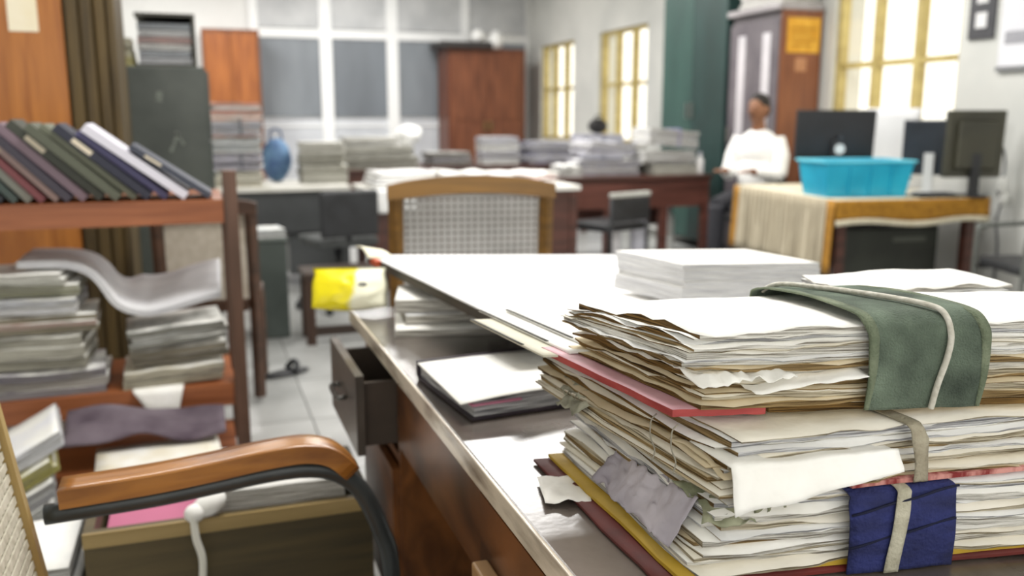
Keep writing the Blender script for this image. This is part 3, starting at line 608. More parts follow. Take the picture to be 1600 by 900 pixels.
cane_chair('wooden chair with arched rail and pale woven cane back behind desk', (.905, 3.02, 0), 180 - 14 + 0, .585, 1.035, CW, mat('#b4b4b2', '#c6c6c4', .6), .022, True, .44).rotation_euler = (0, 0, R(-9))
cane_chair('beige-backed wooden chair seen through the open rack', (.02, 4.05, 0), 0, .44, .905, wood('#3c281c', '#553a2a', 'x', .5), mat('#b5ac9c', '#c6beb0', .8, (30, 30, 30)), .01, False, .42).rotation_euler = (0, 0, R(-6))

# ================================================================== far furniture
def cupboard(name, label, loc, w, d, h, m, m2, cornice=None, rz=0, top=None):
    c = thing(name, label, 'cupboard', loc, rz)
    obj('carcass', bx(B(), 0, w, .03, d, .06, h), m, c)
    for k in range(2):
        x0 = .03 + k * (w - .06) / 2; x1 = x0 + (w - .06) / 2 - .008
        dd = obj('door', bx(B(), x0, x1, .0, .029, .1, h - .06, .004), m2, c)
        obj('door_panel', bx(B(), x0 + .07, x1 - .07, -.012, -.0005, h * .55, h - .16, .005), m2, dd)
        obj('door_panel', bx(B(), x0 + .07, x1 - .07, -.012, -.0005, .2, h * .5, .005), m2, dd)
        obj('handle', bx(B(), (x1 - .05 if k == 0 else x0 + .03), (x1 - .03 if k == 0 else x0 + .05), -.03, -.0005, h * .48, h * .54), mat('#8c7a50', None, .4, metal=.7), dd)
    obj('plinth', bx(B(), .02, w - .02, .03, d, 0, .06), m, c)
    if cornice: obj('cornice', bx(B(), -.12, w * .55, -.08, d, h, h + .09, .01), cornice, c)
    return c
cupboard('wooden_cupboard', 'orange-brown wooden cupboard at the left end of far partition', (.17, 12.85, 0), .74, .55, 2.42, wood('#5c3012', '#7a4520', 'z'), wood('#7e441a', '#9c5c28', 'z'))
cupboard('wooden_cupboard', 'wide reddish-brown double-door cupboard in the far right corner', (3.50, 12.75, 0), 1.18, .6, 2.24, wood('#5a2f1c', '#703e26', 'z'), wood('#5f3420', '#7d4a30', 'z'), mat('#2e2a2a', None, .6))
for k, x in enumerate((4.02, 4.30)):
    gj = thing('white_jar', ['left', 'right'][k] + ' round white jar on top of far brown cupboard', 'jar', (x, 13.0, 2.332 if x < 4.14 else 2.242), 0, 'jars on the far cupboard')
    hj = .20 if x < 4.14 else .28
    obj('jar_body', lathe(B(), [(.05, 0), (.10, .05), (.115, hj * .45), (.09, hj * .8), (.05, hj * .9)], 16), mat('#eeeeec', None, .4), gj, True)
    obj('lid', lathe(B(), [(.06, hj * .9), (.06, hj * .96), (.02, hj)], 16), mat('#f4f4f4', None, .4), gj, True)
# green steel cupboard and brown wardrobe along the right wall
gs = thing('steel_cupboard', 'tall dark green steel cupboard standing against the windowed wall', 'cupboard', (4.55, 7.18, 0))
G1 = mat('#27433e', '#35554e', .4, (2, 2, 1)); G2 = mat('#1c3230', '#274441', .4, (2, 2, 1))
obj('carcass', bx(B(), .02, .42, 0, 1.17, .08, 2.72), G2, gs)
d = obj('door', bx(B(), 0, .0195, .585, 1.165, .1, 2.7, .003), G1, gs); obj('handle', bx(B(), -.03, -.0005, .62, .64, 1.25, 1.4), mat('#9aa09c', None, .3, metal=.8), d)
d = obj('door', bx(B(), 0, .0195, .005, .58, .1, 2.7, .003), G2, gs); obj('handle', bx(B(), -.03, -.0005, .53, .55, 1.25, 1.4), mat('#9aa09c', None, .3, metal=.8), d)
for y in (.02, 1.1):
    for x in (.04, .36): obj('foot', bx(B(), x, x + .05, y, y + .05, 0, .08), G2, gs)
wd = thing('wardrobe', 'brown wooden wardrobe with grey glazed front and orange notice on its side', 'cupboard', (4.56, 6.40, 0))
obj('side_panel', bx(B(), .012, .40, 0, .02, 0, 2.12), wood('#6a3a20', '#86502e', 'z', .45), wd)
obj('carcass', bx(B(), .03, .40, .021, .74, .0, 2.12), mat('#5c565a', '#6c666a', .5, (3, 3, 3)), wd)
for k in range(2):
    y0 = .021 + k * .36; dd = obj('door', bx(B(), .0, .0295, y0, y0 + .355, .1, 2.05, .003), mat('#565056', '#6a6468', .4, (3, 3, 3)), wd)
    obj('glass_strip', bx(B(), -.006, -.0003, y0 + .11, y0 + .22, .95, 1.95), mat('#b9b6ba', '#cfccd0', .12, (2, 2, 2)), dd)  # pale opaque colour stands in for reflections in the glass
    obj('handle', bx(B(), -.025, -.0003, y0 + .31, y0 + .325, 1.05, 1.17), mat('#a5a5a0', None, .3, metal=.8), dd)
obj('cornice', bx(B(), -.03, .41, -.01, .76, 2.121, 2.17, .008), mat('#8b8688', '#a39ea0', .5, (5, 5, 5)), wd)
o = obj('notice', bx(B(), .06, .38, -.004, -.0005, 1.78, 2.06), mat('#c98f1c', '#dca83a', .7, (14, 14, 14), detail=6), wd); o['label'] = 'orange paper notice'
for k in range(4): obj('text_line', bx(B(), .10, .34 - .04 * (k % 2), -.0052, -.0042, 1.97 - .045 * k, 1.98 - .045 * k), mat('#8f6516', None, .8), o)
obj('notice', bx(B(), .15, .26, -.004, -.0005, 1.63, 1.74), mat('#a5714c', '#b58460', .7, (20, 20, 20)), wd)
pile('white papers heaped on top of the brown wardrobe', (4.78, 6.75, 2.171), (.38, .60, .2), 0, 4, ('#e9e8e6', '#d9d8d6'), seed=60)

# ------------------------------------------------------------------ desks in the middle distance
def desk_far(label, x0, x1, y0, y1, topm, frontm, z=.76, apron=.22, legs=True, modesty=True, name='office_desk'):
    d = thing(name, label, 'desk', (x0, y0, 0)); w, dp = x1 - x0, y1 - y0
    obj('desk_top', bx(B(), 0, w, 0, dp, z - .035, z, .004), topm, d)
    obj('apron', bx(B(), .05, w - .05, .03, .05, z - .035 - apron, z - .0352), frontm, d)
    if modesty: obj('back_panel', bx(B(), .05, w - .05, dp - .05, dp - .03, .25, z - .0352), frontm, d)
    for x in (.02, w - .08):
        for y in (.02, dp - .08): obj('leg', bx(B(), x, x + .06, y, y + .06, 0, z - .0352), frontm, d)
    return d
dsteel = mat('#3b3d3e', '#4a4c4d', .45, (3, 3, 3)); dk = wood('#3a221a', '#55332a', 'x', .4); dk2 = wood('#4a2a22', '#6a4036', 'x', .4)
d = desk_far('grey steel desk with pale top left of the far aisle', .02, 1.08, 6.72, 7.5, mat('#cfcdc4', '#dddbd4', .6, (4, 4, 4)), dsteel, apron=.30)
obj('pedestal', bx(B(), .60, .98, .06, .7, .1, .72), dsteel, d)
d = desk_far('dark brown desk strewn with newspapers behind the cane chair', 1.12, 2.70, 6.15, 6.9, mat('#d8d6cf', '#e6e4de', .7, (4, 4, 4)), dk, apron=.52)
d = desk_far('dark wooden desk with reddish front under the white bundles', 2.88, 4.32, 6.95, 7.7, dk, dk2, apron=.24, modesty=True)
obj('centre_leg', bx(B(), .42, .49, .04, .10, 0, .724), dk2, d); obj('centre_leg', bx(B(), .95, 1.02, .04, .10, 0, .724), dk2, d)
desk_far('far dark desk in front of the reddish-brown cupboard', 2.28, 4.10, 9.1, 9.95, dk, dk)
desk_far('far desk with grey stacks before the partition door', 1.28, 2.20, 8.7, 9.4, dk, dk)
g = 'tied bundles on the far desks'
for k, (c, lab) in enumerate(((('#d8d4c4', '#c8c4b4'), 'lowest cream'), (('#b9b6c4', '#9a99aa'), 'second lilac-grey'), (('#cfd2d4', '#b2b9be'), 'third pale grey'), (('#a8aab6', '#cdced6'), 'fourth grey-blue'), (('#e6dcd8', '#d99a8c'), 'top pink-marked'))):
    pile(lab + ' bundle in the tall pile right of filing cabinet', (.27 + .012 * (k % 2), 6.93, .7615 + .122 * k), (.38 - .02 * (k % 2), .30, .115), (k * 37) % 9 - 4, 4, c, tie='#5b6066' if k in (1, 3) else None, seed=70 + k, group=g, bend=.006)
for k, (c, lab) in enumerate(((('#b9b8ae', '#cbcac0', '#a9a89e'), 'lower grey'), (('#8a897f', '#aaa99f'), 'middle dark grey'), (('#c9c8c0', '#b5b4ac'), 'upper pale'))):
    pile(lab + ' bundle of the square stack on steel desk', (.92, 7.1, .7615 + (.15 * k if k < 2 else .225)), (.34, .30, (.14, .07, .09)[k]), 2 - 3 * k, 4, c, seed=80 + k, group=g)
flatsheet('paper_sheet', 'white papers spread on the left of grey steel desk', 'paper', (.50, 6.78, .7612), 3, .24, .3, seed=3)
flatsheet('paper_sheet', 'cream sheet beside the tall pile on grey steel desk', 'paper', (.10, 6.735, .7612), 0, .34, .05, m=PAGE[1], seed=8)
# blue bag
bb = thing('blue_bag', 'blue cloth bag on the grey steel desk between two piles', 'bag', (.60, 7.28, .7612))
bm = B(); ell(bm, (0, 0, .17), (.115, .08, .17), 18, 12)
for v in bm.verts: v.co += Vector((.012 * ns(v.co.x * 14, v.co.y * 14, v.co.z * 14), 0, .01 * ns(v.co.x * 9, 3, v.co.z * 9))); v.co.z = max(v.co.z, .001)
obj('bag_body', bm, mat('#48648e', '#6f93b4', .7, (9, 9, 9)), bb, True)
bm = B(); tube(bm, arc([(-.05, 0, .32), (-.03, 0, .40), (.03, 0, .40), (.05, 0, .32)], 6), .008, 8); obj('handle', bm, mat('#3a4f74', None, .7), bb, True)
# third desk stacks
for k, (x, w, z, t, c, lab) in enumerate(((1.72, .74, .7615, .12, ('#8c8b82', '#a5a49b'), 'long lower grey file bundle on desk before partition door'), (1.70, .70, .89, .10, ('#a9a8a0', '#bdbcb4'), 'long middle grey file bundle on desk before partition door'), (1.62, .52, 1.0, .07, ('#d6d5cf', '#c3c2bc'), 'pale top file bundle on desk before partition door'))):
    pile(lab, (x, 8.95, z), (w, .34, t), 1, 4, c, seed=90 + k, group=g)
wc = obj('crumpled_cloth', ell(B(), (0, 0, .09), (.13, .12, .10), 20, 12), mat('#f0f0ee', None, .8), None, True)
for v in wc.data.vertices: v.co += Vector((.03 * ns(v.co.x * 9, v.co.y * 9, v.co.z * 9), 0, .03 * ns(v.co.x * 7, 5, v.co.z * 11))); v.co.z = max(v.co.z, 0)
wc.location = (2.03, 8.90, 1.0); tag(wc, 'white crumpled cloth on the grey stack before partition door', 'cloth')
# newspapers on the desk behind the cane chair
def news(label, loc, rz, w, h, t, seed, n=3, amp=.012, cols=('#e9e8e4', '#dcdcde')):
    o = thing('newspaper', label, 'newspaper', loc, rz, 'newspapers on the desk behind the cane chair')
    for k in range(n):
        z0 = t * k / n + .001; f = lambda z: (lambda a, b: Vector((w * (a - .5) + .01 * k, h * (b - .5), z + amp * (1 + ns(a * 3 + seed, b * 2, seed + k * .1)) * (k + 1) / n)))
        obj('folded_sheet', slab(B(), f(z0 + t / n * .9), f(z0), 12, 6), mat(cols[k % 2], '#f6f5f2', .8, (8, 30, 8)), o, True)
news('thick white newspaper pile at left end of the strewn desk', (1.38, 6.50, .7612), 2, .42, .40, .10, 1, 4)
news('open newspaper fanned in the middle of the strewn desk', (1.83, 6.48, .7612), -5, .36, .44, .07, 2, 3, .03)
news('rolled-edge newspaper with red print right on the strewn desk', (2.32, 6.50, .7612), 8, .46, .40, .06, 3, 3, .03, ('#efe6e2', '#d98f86'))
def hang2(a, b):
    if b < .3: return Vector((1.14 + .30 * a, 6.30 - .155 * (b / .3), .7625))
    t = (b - .3) / .7; return Vector((1.14 + .30 * a + .03 * t, 6.142 - .004 * math.sin(t * 3), .7625 - .16 * t))
o = obj('paper_sheet', sheet(B(), hang2, 8, 14, .0015), PAGE[2], None, True); tag(o, 'white sheet hanging down the front of the strewn desk', 'paper')
# mid desk piles
pile('bottom white bundle of the tilting stack on the reddish desk', (4.02, 7.25, .7615), (.46, .32, .085), 2, 3, ('#d8d8cc', '#e2e2d8'), seed=101, group=g)
pile('middle white bundle of the tilting stack on the reddish desk', (3.98, 7.25, .853), (.50, .32, .115), -2, 4, ('#d2d2d2', '#e2e2e0'), seed=102, group=g)
pile('top white bundle with lilac band of the tilting stack on reddish desk', (4.0, 7.27, .985), (.50, .32, .15), 3, 4, ('#dedee0', '#e8e8e6'), seed=103, group=g, tilt=(0, 5), tie='#8c86b4')
pile('wide lilac-grey file heap in the middle of reddish desk', (3.42, 7.35, .7615), (.56, .40, .13), -6, 4, ('#b9b9c6', '#d6d6da', '#9c9cac'), seed=104, group=g, bend=.02)
pile('upper lilac-white file of the heap on the reddish desk', (3.44, 7.38, .915), (.46, .34, .12), 9, 4, ('#cfcfdc', '#b0b0c4', '#e2e2e6'), seed=105, group=g, bend=.02, tilt=(0, 4))
pile('small pale file at the left front of reddish desk', (3.0, 7.16, .7615), (.17, .28, .10), 0, 3, ('#dfdfdf', '#cfcfcc'), seed=106, group=g, bend=.02)
wb_ = thing('white_bottle', 'small white bottle at the right end of reddish desk', 'bottle', (4.285, 7.12, .7612))
obj('bottle_body', lathe(B(), [(.033, 0), (.036, .01), (.036, .12), (.015, .155), (.014, .17)], 14), mat('#ecebea', None, .4), wb_, True); obj('cap', lathe(B(), [(.017, .17), (.017, .19)], 12), mat('#dcdce8', None, .4), wb_, True)
# back desk piles
pile('dark low file at the left of the far dark desk', (2.55, 9.4, .7615), (.44, .35, .14), 3, 3, ('#6e6c6c', '#8a8890'), seed=111, group=g)
pile('white-topped bundle in the middle of the far dark desk', (3.12, 9.4, .7615), (.40, .35, .30), -4, 6, ('#dcdcda', '#c9c9d0', '#b8b8c4'), seed=112, group=g)
pile('long lilac bundle at the right of the far dark desk', (3.70, 9.4, .7615), (.60, .36, .24), 5, 6, ('#9e9eb4', '#c4c4d0', '#8c8ca4'), seed=113, group=g, bend=.02)
# black bag on far windowsill side: dark round bundle above files
hb = thing('black_bag', 'small black bag on a grey carton near the second window', 'bag', (4.55, 9.9, 1.07))
bm = B(); ell(bm, (0, 0, .09), (.12, .1, .09), 16, 10); obj('bag_body', bm, mat('#1d1c1c', '#2e2d2c', .7, (9, 9, 9)), hb, True)
bm = B(); tube(bm, arc([(-.05, 0, .17), (-.02, 0, .21), (.03, 0, .21), (.05, 0, .17)], 5), .008, 8); obj('handle', bm, mat('#1d1c1c', None, .7), hb, True)
bxn = thing('carton', 'grey-lilac carton under the black bag near second window', 'box', (4.28, 9.7, 0))
obj('carton_body', bx(B(), 0, .52, 0, .4, 0, 1.065, .006), mat('#a9a9b6', '#bcbcc6', .8, (4, 4, 4)), bxn); obj('tape_strip', bx(B(), .23, .29, -.002, -.0003, .7, 1.06), mat('#8f8f9e', None, .6), bxn)
# items under the reddish desk
for k, (x, h, m) in enumerate(((3.52, .30, '#e6e4e6'), (3.78, .34, '#d8d8e2'), (4.06, .36, '#dfe0dc'))):
    o = thing('plastic_can', ['leftmost', 'middle', 'rightmost'][k] + ' white plastic can standing under the reddish desk', 'can', (x, 7.3, 0), 0, 'cans under the reddish desk')
    obj('can_body', lathe(B(), [(.07, 0), (.075, .01), (.075, h), (.04, h + .05), (.035, h + .08)], 14), mat(m, None, .5), o, True); obj('cap', lathe(B(), [(.04, h + .08), (.04, h + .11)], 12), mat('#c8c8cc', None, .5), o, True)
# dark visitor chair left of the mid desk
vc = thing('office_chair', 'black padded chair with pale top rail before the reddish desk', 'chair', (3.02, 6.35, 0), 20)
BLK = mat('#1f2022', '#2c2d30', .5, (9, 9, 9))
obj('seat', bx(B(), -.22, .22, -.2, .22, .40, .46, .02), BLK, vc); obj('backrest', bx(B(), -.21, .21, -.25, -.21, .48, .66, .015), BLK, vc)
obj('top_rail', bx(B(), -.21, .21, -.255, -.205, .665, .70, .01), mat('#a9aaa4', '#bcbdb6', .5, (9, 9, 9)), vc)
for sx_ in (-1, 1):
    bm = B(); tube(bm, [(sx_ * .2, -.23, 0), (sx_ * .2, -.23, .66)], .013, 8); obj('leg', bm, BLK, vc, True)
    bm = B(); tube(bm, [(sx_ * .2, .19, 0), (sx_ * .2, .19, .40)], .013, 8); obj('leg', bm, BLK, vc, True)
# revolving chair before the steel desk, bin, dark shoe-like bag
rc = thing('revolving_chair', 'dark grey revolving chair in front of the grey steel desk', 'chair', (.86, 5.95, 0), 14)
obj('seat', bx(B(), -.21, .21, -.2, .2, .43, .49, .02), mat('#3a3c3c', '#505252', .8, (9, 9, 9)), rc)
obj('backrest', bx(B(), -.20, .20, -.23, -.19, .50, .80, .02), BLK, rc)
bm = B(); tube(bm, [(0, -.19, .46), (0, -.185, .60)], .018, 8); obj('back_bar', bm, BLK, rc, True)
bm = B(); tube(bm, [(0, 0, .09), (0, 0, .43)], .025, 10); obj('column', bm, BLK, rc, True)
for k in range(5):
    an = 2 * math.pi * k / 5 + .3; c_, s_ = math.cos(an), math.sin(an)
    bm = B(); tube(bm, [(0, 0, .11), (.27 * c_, .27 * s_, .065)], .018, 8); l = obj('base_leg', bm, BLK, rc, True)
    bm = B(); ell(bm, (.27 * c_, .27 * s_, .03), (.025, .025, .03), 10, 6); obj('castor', bm, BLK, l, True)
bn = thing('waste_bin', 'dark green-grey bin with white paper on top beside the aisle', 'bin', (.36, 5.3, 0))
obj('bin_body', bx(B(), -.10, .10, -.1, .14, 0, .56, .01), mat('#3e4642', '#4e5652', .6, (4, 4, 4)), bn); obj('rim', bx(B(), -.108, .108, -.108, .148, .561, .58, .004), mat('#535b56', None, .5), bn)
pile('white papers lying on top of green-grey bin', (.36, 5.32, .581), (.18, .2, .05), 8, 2, ('#e8eaec', '#d8dde0'), seed=120)
sb = thing('dark_slipper', 'dark slipper lying on the floor beside the rack', 'slipper', (.36, 4.42, 0), 25)
bm = B(); ell(bm, (0, 0, .012), (.13, .05, .012), 16, 6); obj('sole', bm, BLK, sb, True)
bm = B(); tube(bm, arc([(.03, -.045, .02), (.05, -.02, .055), (.05, .02, .055), (.03, .045, .02)], 5), .014, 8); obj('strap', bm, BLK, sb, True)
wr = thing('wooden_bench', 'low dark wooden bench across the aisle behind yellow packet', 'bench', (.52, 4.95, 0))
BN = wood('#2c211a', '#43332a', 'x')
obj('seat_board', bx(B(), 0, .95, 0, .30, .37, .41, .004), BN, wr); obj('rail', bx(B(), .06, .89, .02, .05, .05, .10), BN, wr); obj('apron', bx(B(), .06, .89, .02, .05, .29, .3698), BN, wr)
for x in (.01, .89):
    for y in (.01, .24): obj('leg', bx(B(), x, x + .05, y, y + .05, 0, .3698), wood('#3a261c', '#523a2c', 'z'), wr)

# ================================================================== table on the right
TB = thing('cloth_covered_table', 'table under beige striped cloth with ochre border holding blue tub', 'table', (3.67, 4.50, 0), -7)
TWd, TDp = 1.08, 1.36
obj('table_top', bx(B(), .01, TWd - .01, .01, TDp - .01, .72, .752), dk, TB)
for x in (.05, TWd - .11):
    for y in (.05, TDp - .11): obj('leg', bx(B(), x, x + .06, y, y + .06, 0, .7198), dk, TB)
OCH = mat('#8f6212', '#ab7a1e', .8, (30, 30, 30), .3); BEI = mat('#a59a84', '#bdb39c', .9, (90, 90, 6), .3); CRM = mat('#c9c0a6', '#d8d0ba', .9, (30, 30, 30), .2)
tc_ = thing('table_cloth', 'beige striped tablecloth with ochre border on the table by window', 'tablecloth', (3.67, 4.50, 0), -7)
obj('cloth_top', slab(B(), lambda a, b: Vector((TWd * a, TDp * b, .7595 + .0008 * ns(a * 9, b * 9, 1))), lambda a, b: Vector((TWd * a, TDp * b, .7525)), 10, 10), CRM, tc_, True)
wv = lambda s, z: .010 * math.sin(s * 22) * (.76 - z) * 1.6 + .006 * ns(s * 6, z * 3, 1)
obj('side_drop', sheet(B(), lambda a, b: Vector((-.006 - .02 * (1 - b) + wv(a * TDp, .30 + .455 * b), .09 + (TDp - .18) * a, .30 + .458 * b)), 40, 8, .003), BEI, tc_, True)
for y0, y1 in ((.0, .089), (TDp - .089, TDp)):
    o = obj('side_border', sheet(B(), lambda a, b: Vector((-.006 - .02 * (1 - b) + wv(y0 + (y1 - y0) * a, .30 + .455 * b), y0 + (y1 - y0) * a, .30 + .458 * b)), 6, 8, .003), OCH, tc_, True)
for k in range(18):
    y = .11 + k * .064
    obj('stripe', sheet(B(), lambda a, b: Vector((-.009 - .02 * (1 - b) + wv(y + .022 * a, .31 + .44 * b), y + .022 * a, .31 + .44 * b)), 1, 6, .001), mat('#8d836e', '#9c917a', .9), tc_.children[1] if False else o, True)
obj('front_drop', sheet(B(), lambda a, b: Vector((TWd * a, -.007 - .006 * math.sin(a * 14) * (1 - b) + .002, .635 + .012 * math.sin(a * 9) + (.123 - .012 * math.sin(a * 9)) * b)), 30, 5, .003), OCH, tc_, True)
obj('fringe', sheet(B(), lambda a, b: Vector((TWd * a, -.007 - .006 * math.sin(a * 14) * 1 + .002, .600 + .012 * math.sin(a * 9) + .034 * b)), 30, 2, .002), CRM, tc_, True)
# child helper: place a thing in table coordinates
TM = Matrix.Translation((3.67, 4.50, 0)) @ Matrix.Rotation(R(-7), 4, 'Z')
def ont(x, y, z=.7605): p = TM @ Vector((x, y, z)); return tuple(p)
tub = thing('plastic_tub', 'bright blue rectangular plastic tub on the cloth-covered table', 'tub', ont(.035, .17), -11)
TUB = mat('#1596bb', '#2cb4d6', .3, (3, 3, 3))
bm = B(); w0, w1, d0, d1, hh = .0, .53, 0, .32, .215
def ring(e, z): return [bm.verts.new(p) for p in ((w0 - e, d0 - e, z), (w1 + e, d0 - e, z), (w1 + e, d1 + e, z), (w0 - e, d1 + e, z))]
rs_ = [ring(0, 0), ring(.03, hh), ring(.024, hh), ring(-.004, .008)]
for a_, b_ in zip(rs_, rs_[1:]):
    for k in range(4): bm.faces.new((a_[k], a_[(k + 1) % 4], b_[(k + 1) % 4], b_[k]))
bm.faces.new(rs_[0][::-1]); bm.faces.new(rs_[-1]); obj('tub_body', bm, TUB, tub)
bm = B(); e = .045
bx(bm, w0 - e, w1 + e, d0 - e, d0 - .024, hh, hh + .016, .004); bx(bm, w0 - e, w1 + e, d1 + .024, d1 + e, hh, hh + .016, .004); bx(bm, w0 - e, w0 - .024, d0 - .024, d1 + .024, hh, hh + .016, .004); bx(bm, w1 + .024, w1 + e, d0 - .024, d1 + .024, hh, hh + .016, .004)
obj('rim', bm, mat('#4fc4dd', '#74d2e6', .3, (3, 3, 3)), tub)
for x in (.14, .28, .42): obj('rib', bx(B(), x - .006, x + .006, -.020, -.002, .02, .19, .002, M=Matrix.Rotation(R(5.5), 4, 'X')), TUB, tub)
# monitors
def monitor(label, loc, rz, w, h, z0, back, bezel, emblem=False, tilt=0, deep=0):
    m_ = thing('computer_monitor', label, 'monitor', loc, rz)
    Mt = Matrix.Translation((0, 0, z0 + h / 2)) @ Matrix.Rotation(R(tilt), 4, 'X') @ Matrix.Translation((0, 0, -h / 2))
    obj('back_shell', bx(B(), -w / 2, w / 2, -.022, .012, 0, h, .008, M=Mt), back, m_)
    if deep: obj('rear_housing', bx(B(), -w * .36, w * .36, -.022 - deep, -.0225, h * .12, h * .85, .02, M=Mt), back, m_)
    obj('bezel', bx(bx(bx(bx(B(), -w / 2, w / 2, .0125, .022, 0, .03, M=Mt), -w / 2, w / 2, .0125, .022, h - .02, h, M=Mt), -w / 2, -w / 2 + .02, .0125, .022, .03, h - .02, M=Mt), w / 2 - .02, w / 2, .0125, .022, .03, h - .02, M=Mt), bezel, m_)
    obj('screen', bx(B(), -w / 2 + .02, w / 2 - .02, .0125, .016, .03, h - .02, M=Mt), mat('#15181c', None, .15), m_)
    bm = B(); bx(bm, -.03, .03, -.05, -.0225, .01, h * .4 + z0, M=None); obj('stand', bm, bezel, m_)
    obj('foot', lathe(B(), [(.11, 0), (.11, .010), (.04, .016)], 20), bezel, m_)
    if emblem:
        o = obj('emblem', lathe(B(), [(.034, -.004), (.034, .004)], 20), mat('#e8e8e6', None, .4), m_)
        o.matrix_local = Mt @ Matrix.Translation((.02, -.056, .075)) @ Matrix.Rotation(R(90), 4, 'X')
        o = obj('emblem', lathe(B(), [(.014, -.004), (.014, .004)], 14), mat('#3d4248', None, .4), m_); o.matrix_local = Mt @ Matrix.Translation((.02, -.056, .15)) @ Matrix.Rotation(R(90), 4, 'X')
    return m_
monitor('black monitor seen from behind with round white emblem above blue tub', ont(.345, .62), -19, .53, .33, .215, mat('#141416', '#1f1f22', .4, (6, 6, 6)), BLK, True, 4)
monitor('dark monitor with pale frame turned sideways on the table', ont(.90, .36), -58, .36, .36, .12, mat('#1d2228', '#2a3038', .4, (6, 6, 6)), mat('#cfd0cf', None, .5), False)
monitor('olive-black monitor seen from behind at the table right end', ont(.985, .075), -14, .38, .42, .12, mat('#35342a', '#474536', .45, (3, 3, 3)), BLK, False, 2, .03)
kb = thing('keyboard', 'black keyboard lying at the front of the cloth-covered table', 'keyboard', ont(.60, .015), -9)
obj('case', bx(B(), 0, .26, 0, .12, 0, .022, .004), BLK, kb)
ks = obj('key', bx(B(), 0, .017, 0, .017, .0221, .029), mat('#3a3b3e', None, .5), kb); ks.location = (.012, .012, 0)
for r_ in range(5):
    for c_ in range(11):
        if r_ or c_: inst(ks, kb, (.012 + c_ * .0208, .012 + r_ * .0205, 0))
flatsheet('paper_sheet', 'white papers beside the keyboard on cloth-covered table', 'paper', ont(.62, .19, .7608), -5, .22, .14, seed=5, amp=.003)
bt = thing('glass_tumbler', 'clear pale tumbler standing before the sideways monitor', 'tumbler', ont(.66, .33), 0)
obj('tumbler_body', lathe(B(), [(.028, 0), (.034, .1), (.032, .1), (.026, .006)], 16), mat('#c6c6dc', '#d8d8e6', .2, (9, 9, 9)), bt, True); obj('coaster', lathe(B(), [(.045, -.0), (.045, -.0005)], 16), mat('#d4d4e4', None, .5), bt)
# white chair-back towel behind the monitor
tw = thing('white_document_stand', 'white sheet clipped upright on a stand right of black monitor', 'document stand', ont(.87, .72), -19)
def tws(a, b): return Vector((-.19 + .38 * a - .04 * (1 - b), .03 * b + .004 * ns(a * 4, b * 4, 1), .06 + .50 * b))
obj('sheet', sheet(B(), tws, 8, 8, .004), mat('#f6f6f8', None, .6), tw, True)
obj('base', bx(B(), -.14, .12, -.05, .06, 0, .02, .004), mat('#d8d8d8', None, .5), tw); obj('upright', bx(B(), -.03, .0, .01, .025, .02, .08), mat('#d8d8d8', None, .5), tw)
# wall side items
nb = thing('notice_board', 'dark framed chart with white figures on the wall beside window', 'poster', (XR - .001, 0, 0))
obj('board', bx(B(), -.02, 0, 4.69, 4.90, 1.77, 2.35), mat('#3c3c40', '#4a4a4e', .6, (5, 5, 5)), nb)
for z, h in ((1.84, .10), (2.0, .10), (2.16, .12)): obj('white_figure', bx(B(), -.024, -.0203, 4.75, 4.84, z, z + h, .001), mat('#d9d9da', None, .7), nb)
cal = thing('wall_calendar', 'white wall calendar with dark heading at right frame edge', 'calendar', (XR - .001, 0, 0))
obj('backing', bx(B(), -.012, 0, 4.15, 4.64, 1.57, 2.3), mat('#d6d6dc', '#e2e2e6', .8, (5, 5, 5)), cal)
obj('heading', bx(B(), -.015, -.0123, 4.42, 4.60, 1.72, 1.80), mat('#8d8d94', '#a5a5aa', .8, (60, 60, 60)), cal); obj('bottom_bar', bx(B(), -.03, -.0123, 4.15, 4.64, 1.55, 1.58), mat('#77787a', None, .6), cal)
# things below and beside the table
cc = thing('computer_case', 'dark olive-grey computer case standing under the table', 'computer', ont(.20, .22, 0), -7)
obj('case_body', bx(B(), 0, .70, 0, .42, 0, .56, .008), mat('#191a17', '#262822', .5, (4, 4, 4)), cc); obj('front_plate', bx(B(), .015, .685, -.008, -.0005, .02, .54, .003), mat('#262822', '#33362e', .5, (4, 4, 4)), cc)
obj('drive_slot', bx(B(), .36, .60, -.011, -.0085, .46, .49), mat('#55584f', None, .5), cc)
dc = thing('tube_arm_chair', 'dark chair with grey tubular arm at right frame edge', 'chair', (4.17, 3.72, 0), -19)
obj('seat', bx(B(), -.02, .44, -.22, .22, .42, .48, .02), BLK, dc); obj('backrest', bx(B(), .40, .44, -.22, .22, .52, .80, .015), BLK, dc)
for y in (-.25, .25):
    bm = B(); tube(bm, arc([(-.02, y, .0), (-.02, y, .58), (.02, y, .64), (.10, y, .65), (.40, y, .66), (.43, y, .62), (.43, y, 0)], 5), .014, 8); obj('tube_arm', bm, mat('#6d706c', None, .4, metal=.4), dc, True)
    obj('cross_bar', bx(B(), .0, .42, y - .01 if y < 0 else y - .03, y + .03 if y < 0 else y + .01, .40, .4195), BLK, dc)
cbw = thing('cable', 'pale looped cable hanging beside the olive monitor', 'cable', ont(1.22, .12, 0))
bm = B(); tube(bm, arc([(-.06, .0, 1.16), (.03, .0, 1.05), (.06, .0, .92), (.02, 0, .80), (.05, 0, .70), (.03, 0, .58), (.06, 0, .4), (.05, 0, .02)], 6), .008, 8); obj('cord', bm, mat('#55565a', None, .5), cbw, True)
bm = B(); ell(bm, (.04, -.01, .82), (.035, .03, .06), 12, 8); ell(bm, (.06, -.01, .74), (.035, .03, .05), 12, 8); obj('plug_block', bm, mat('#dcdcd8', None, .5), cbw, True)

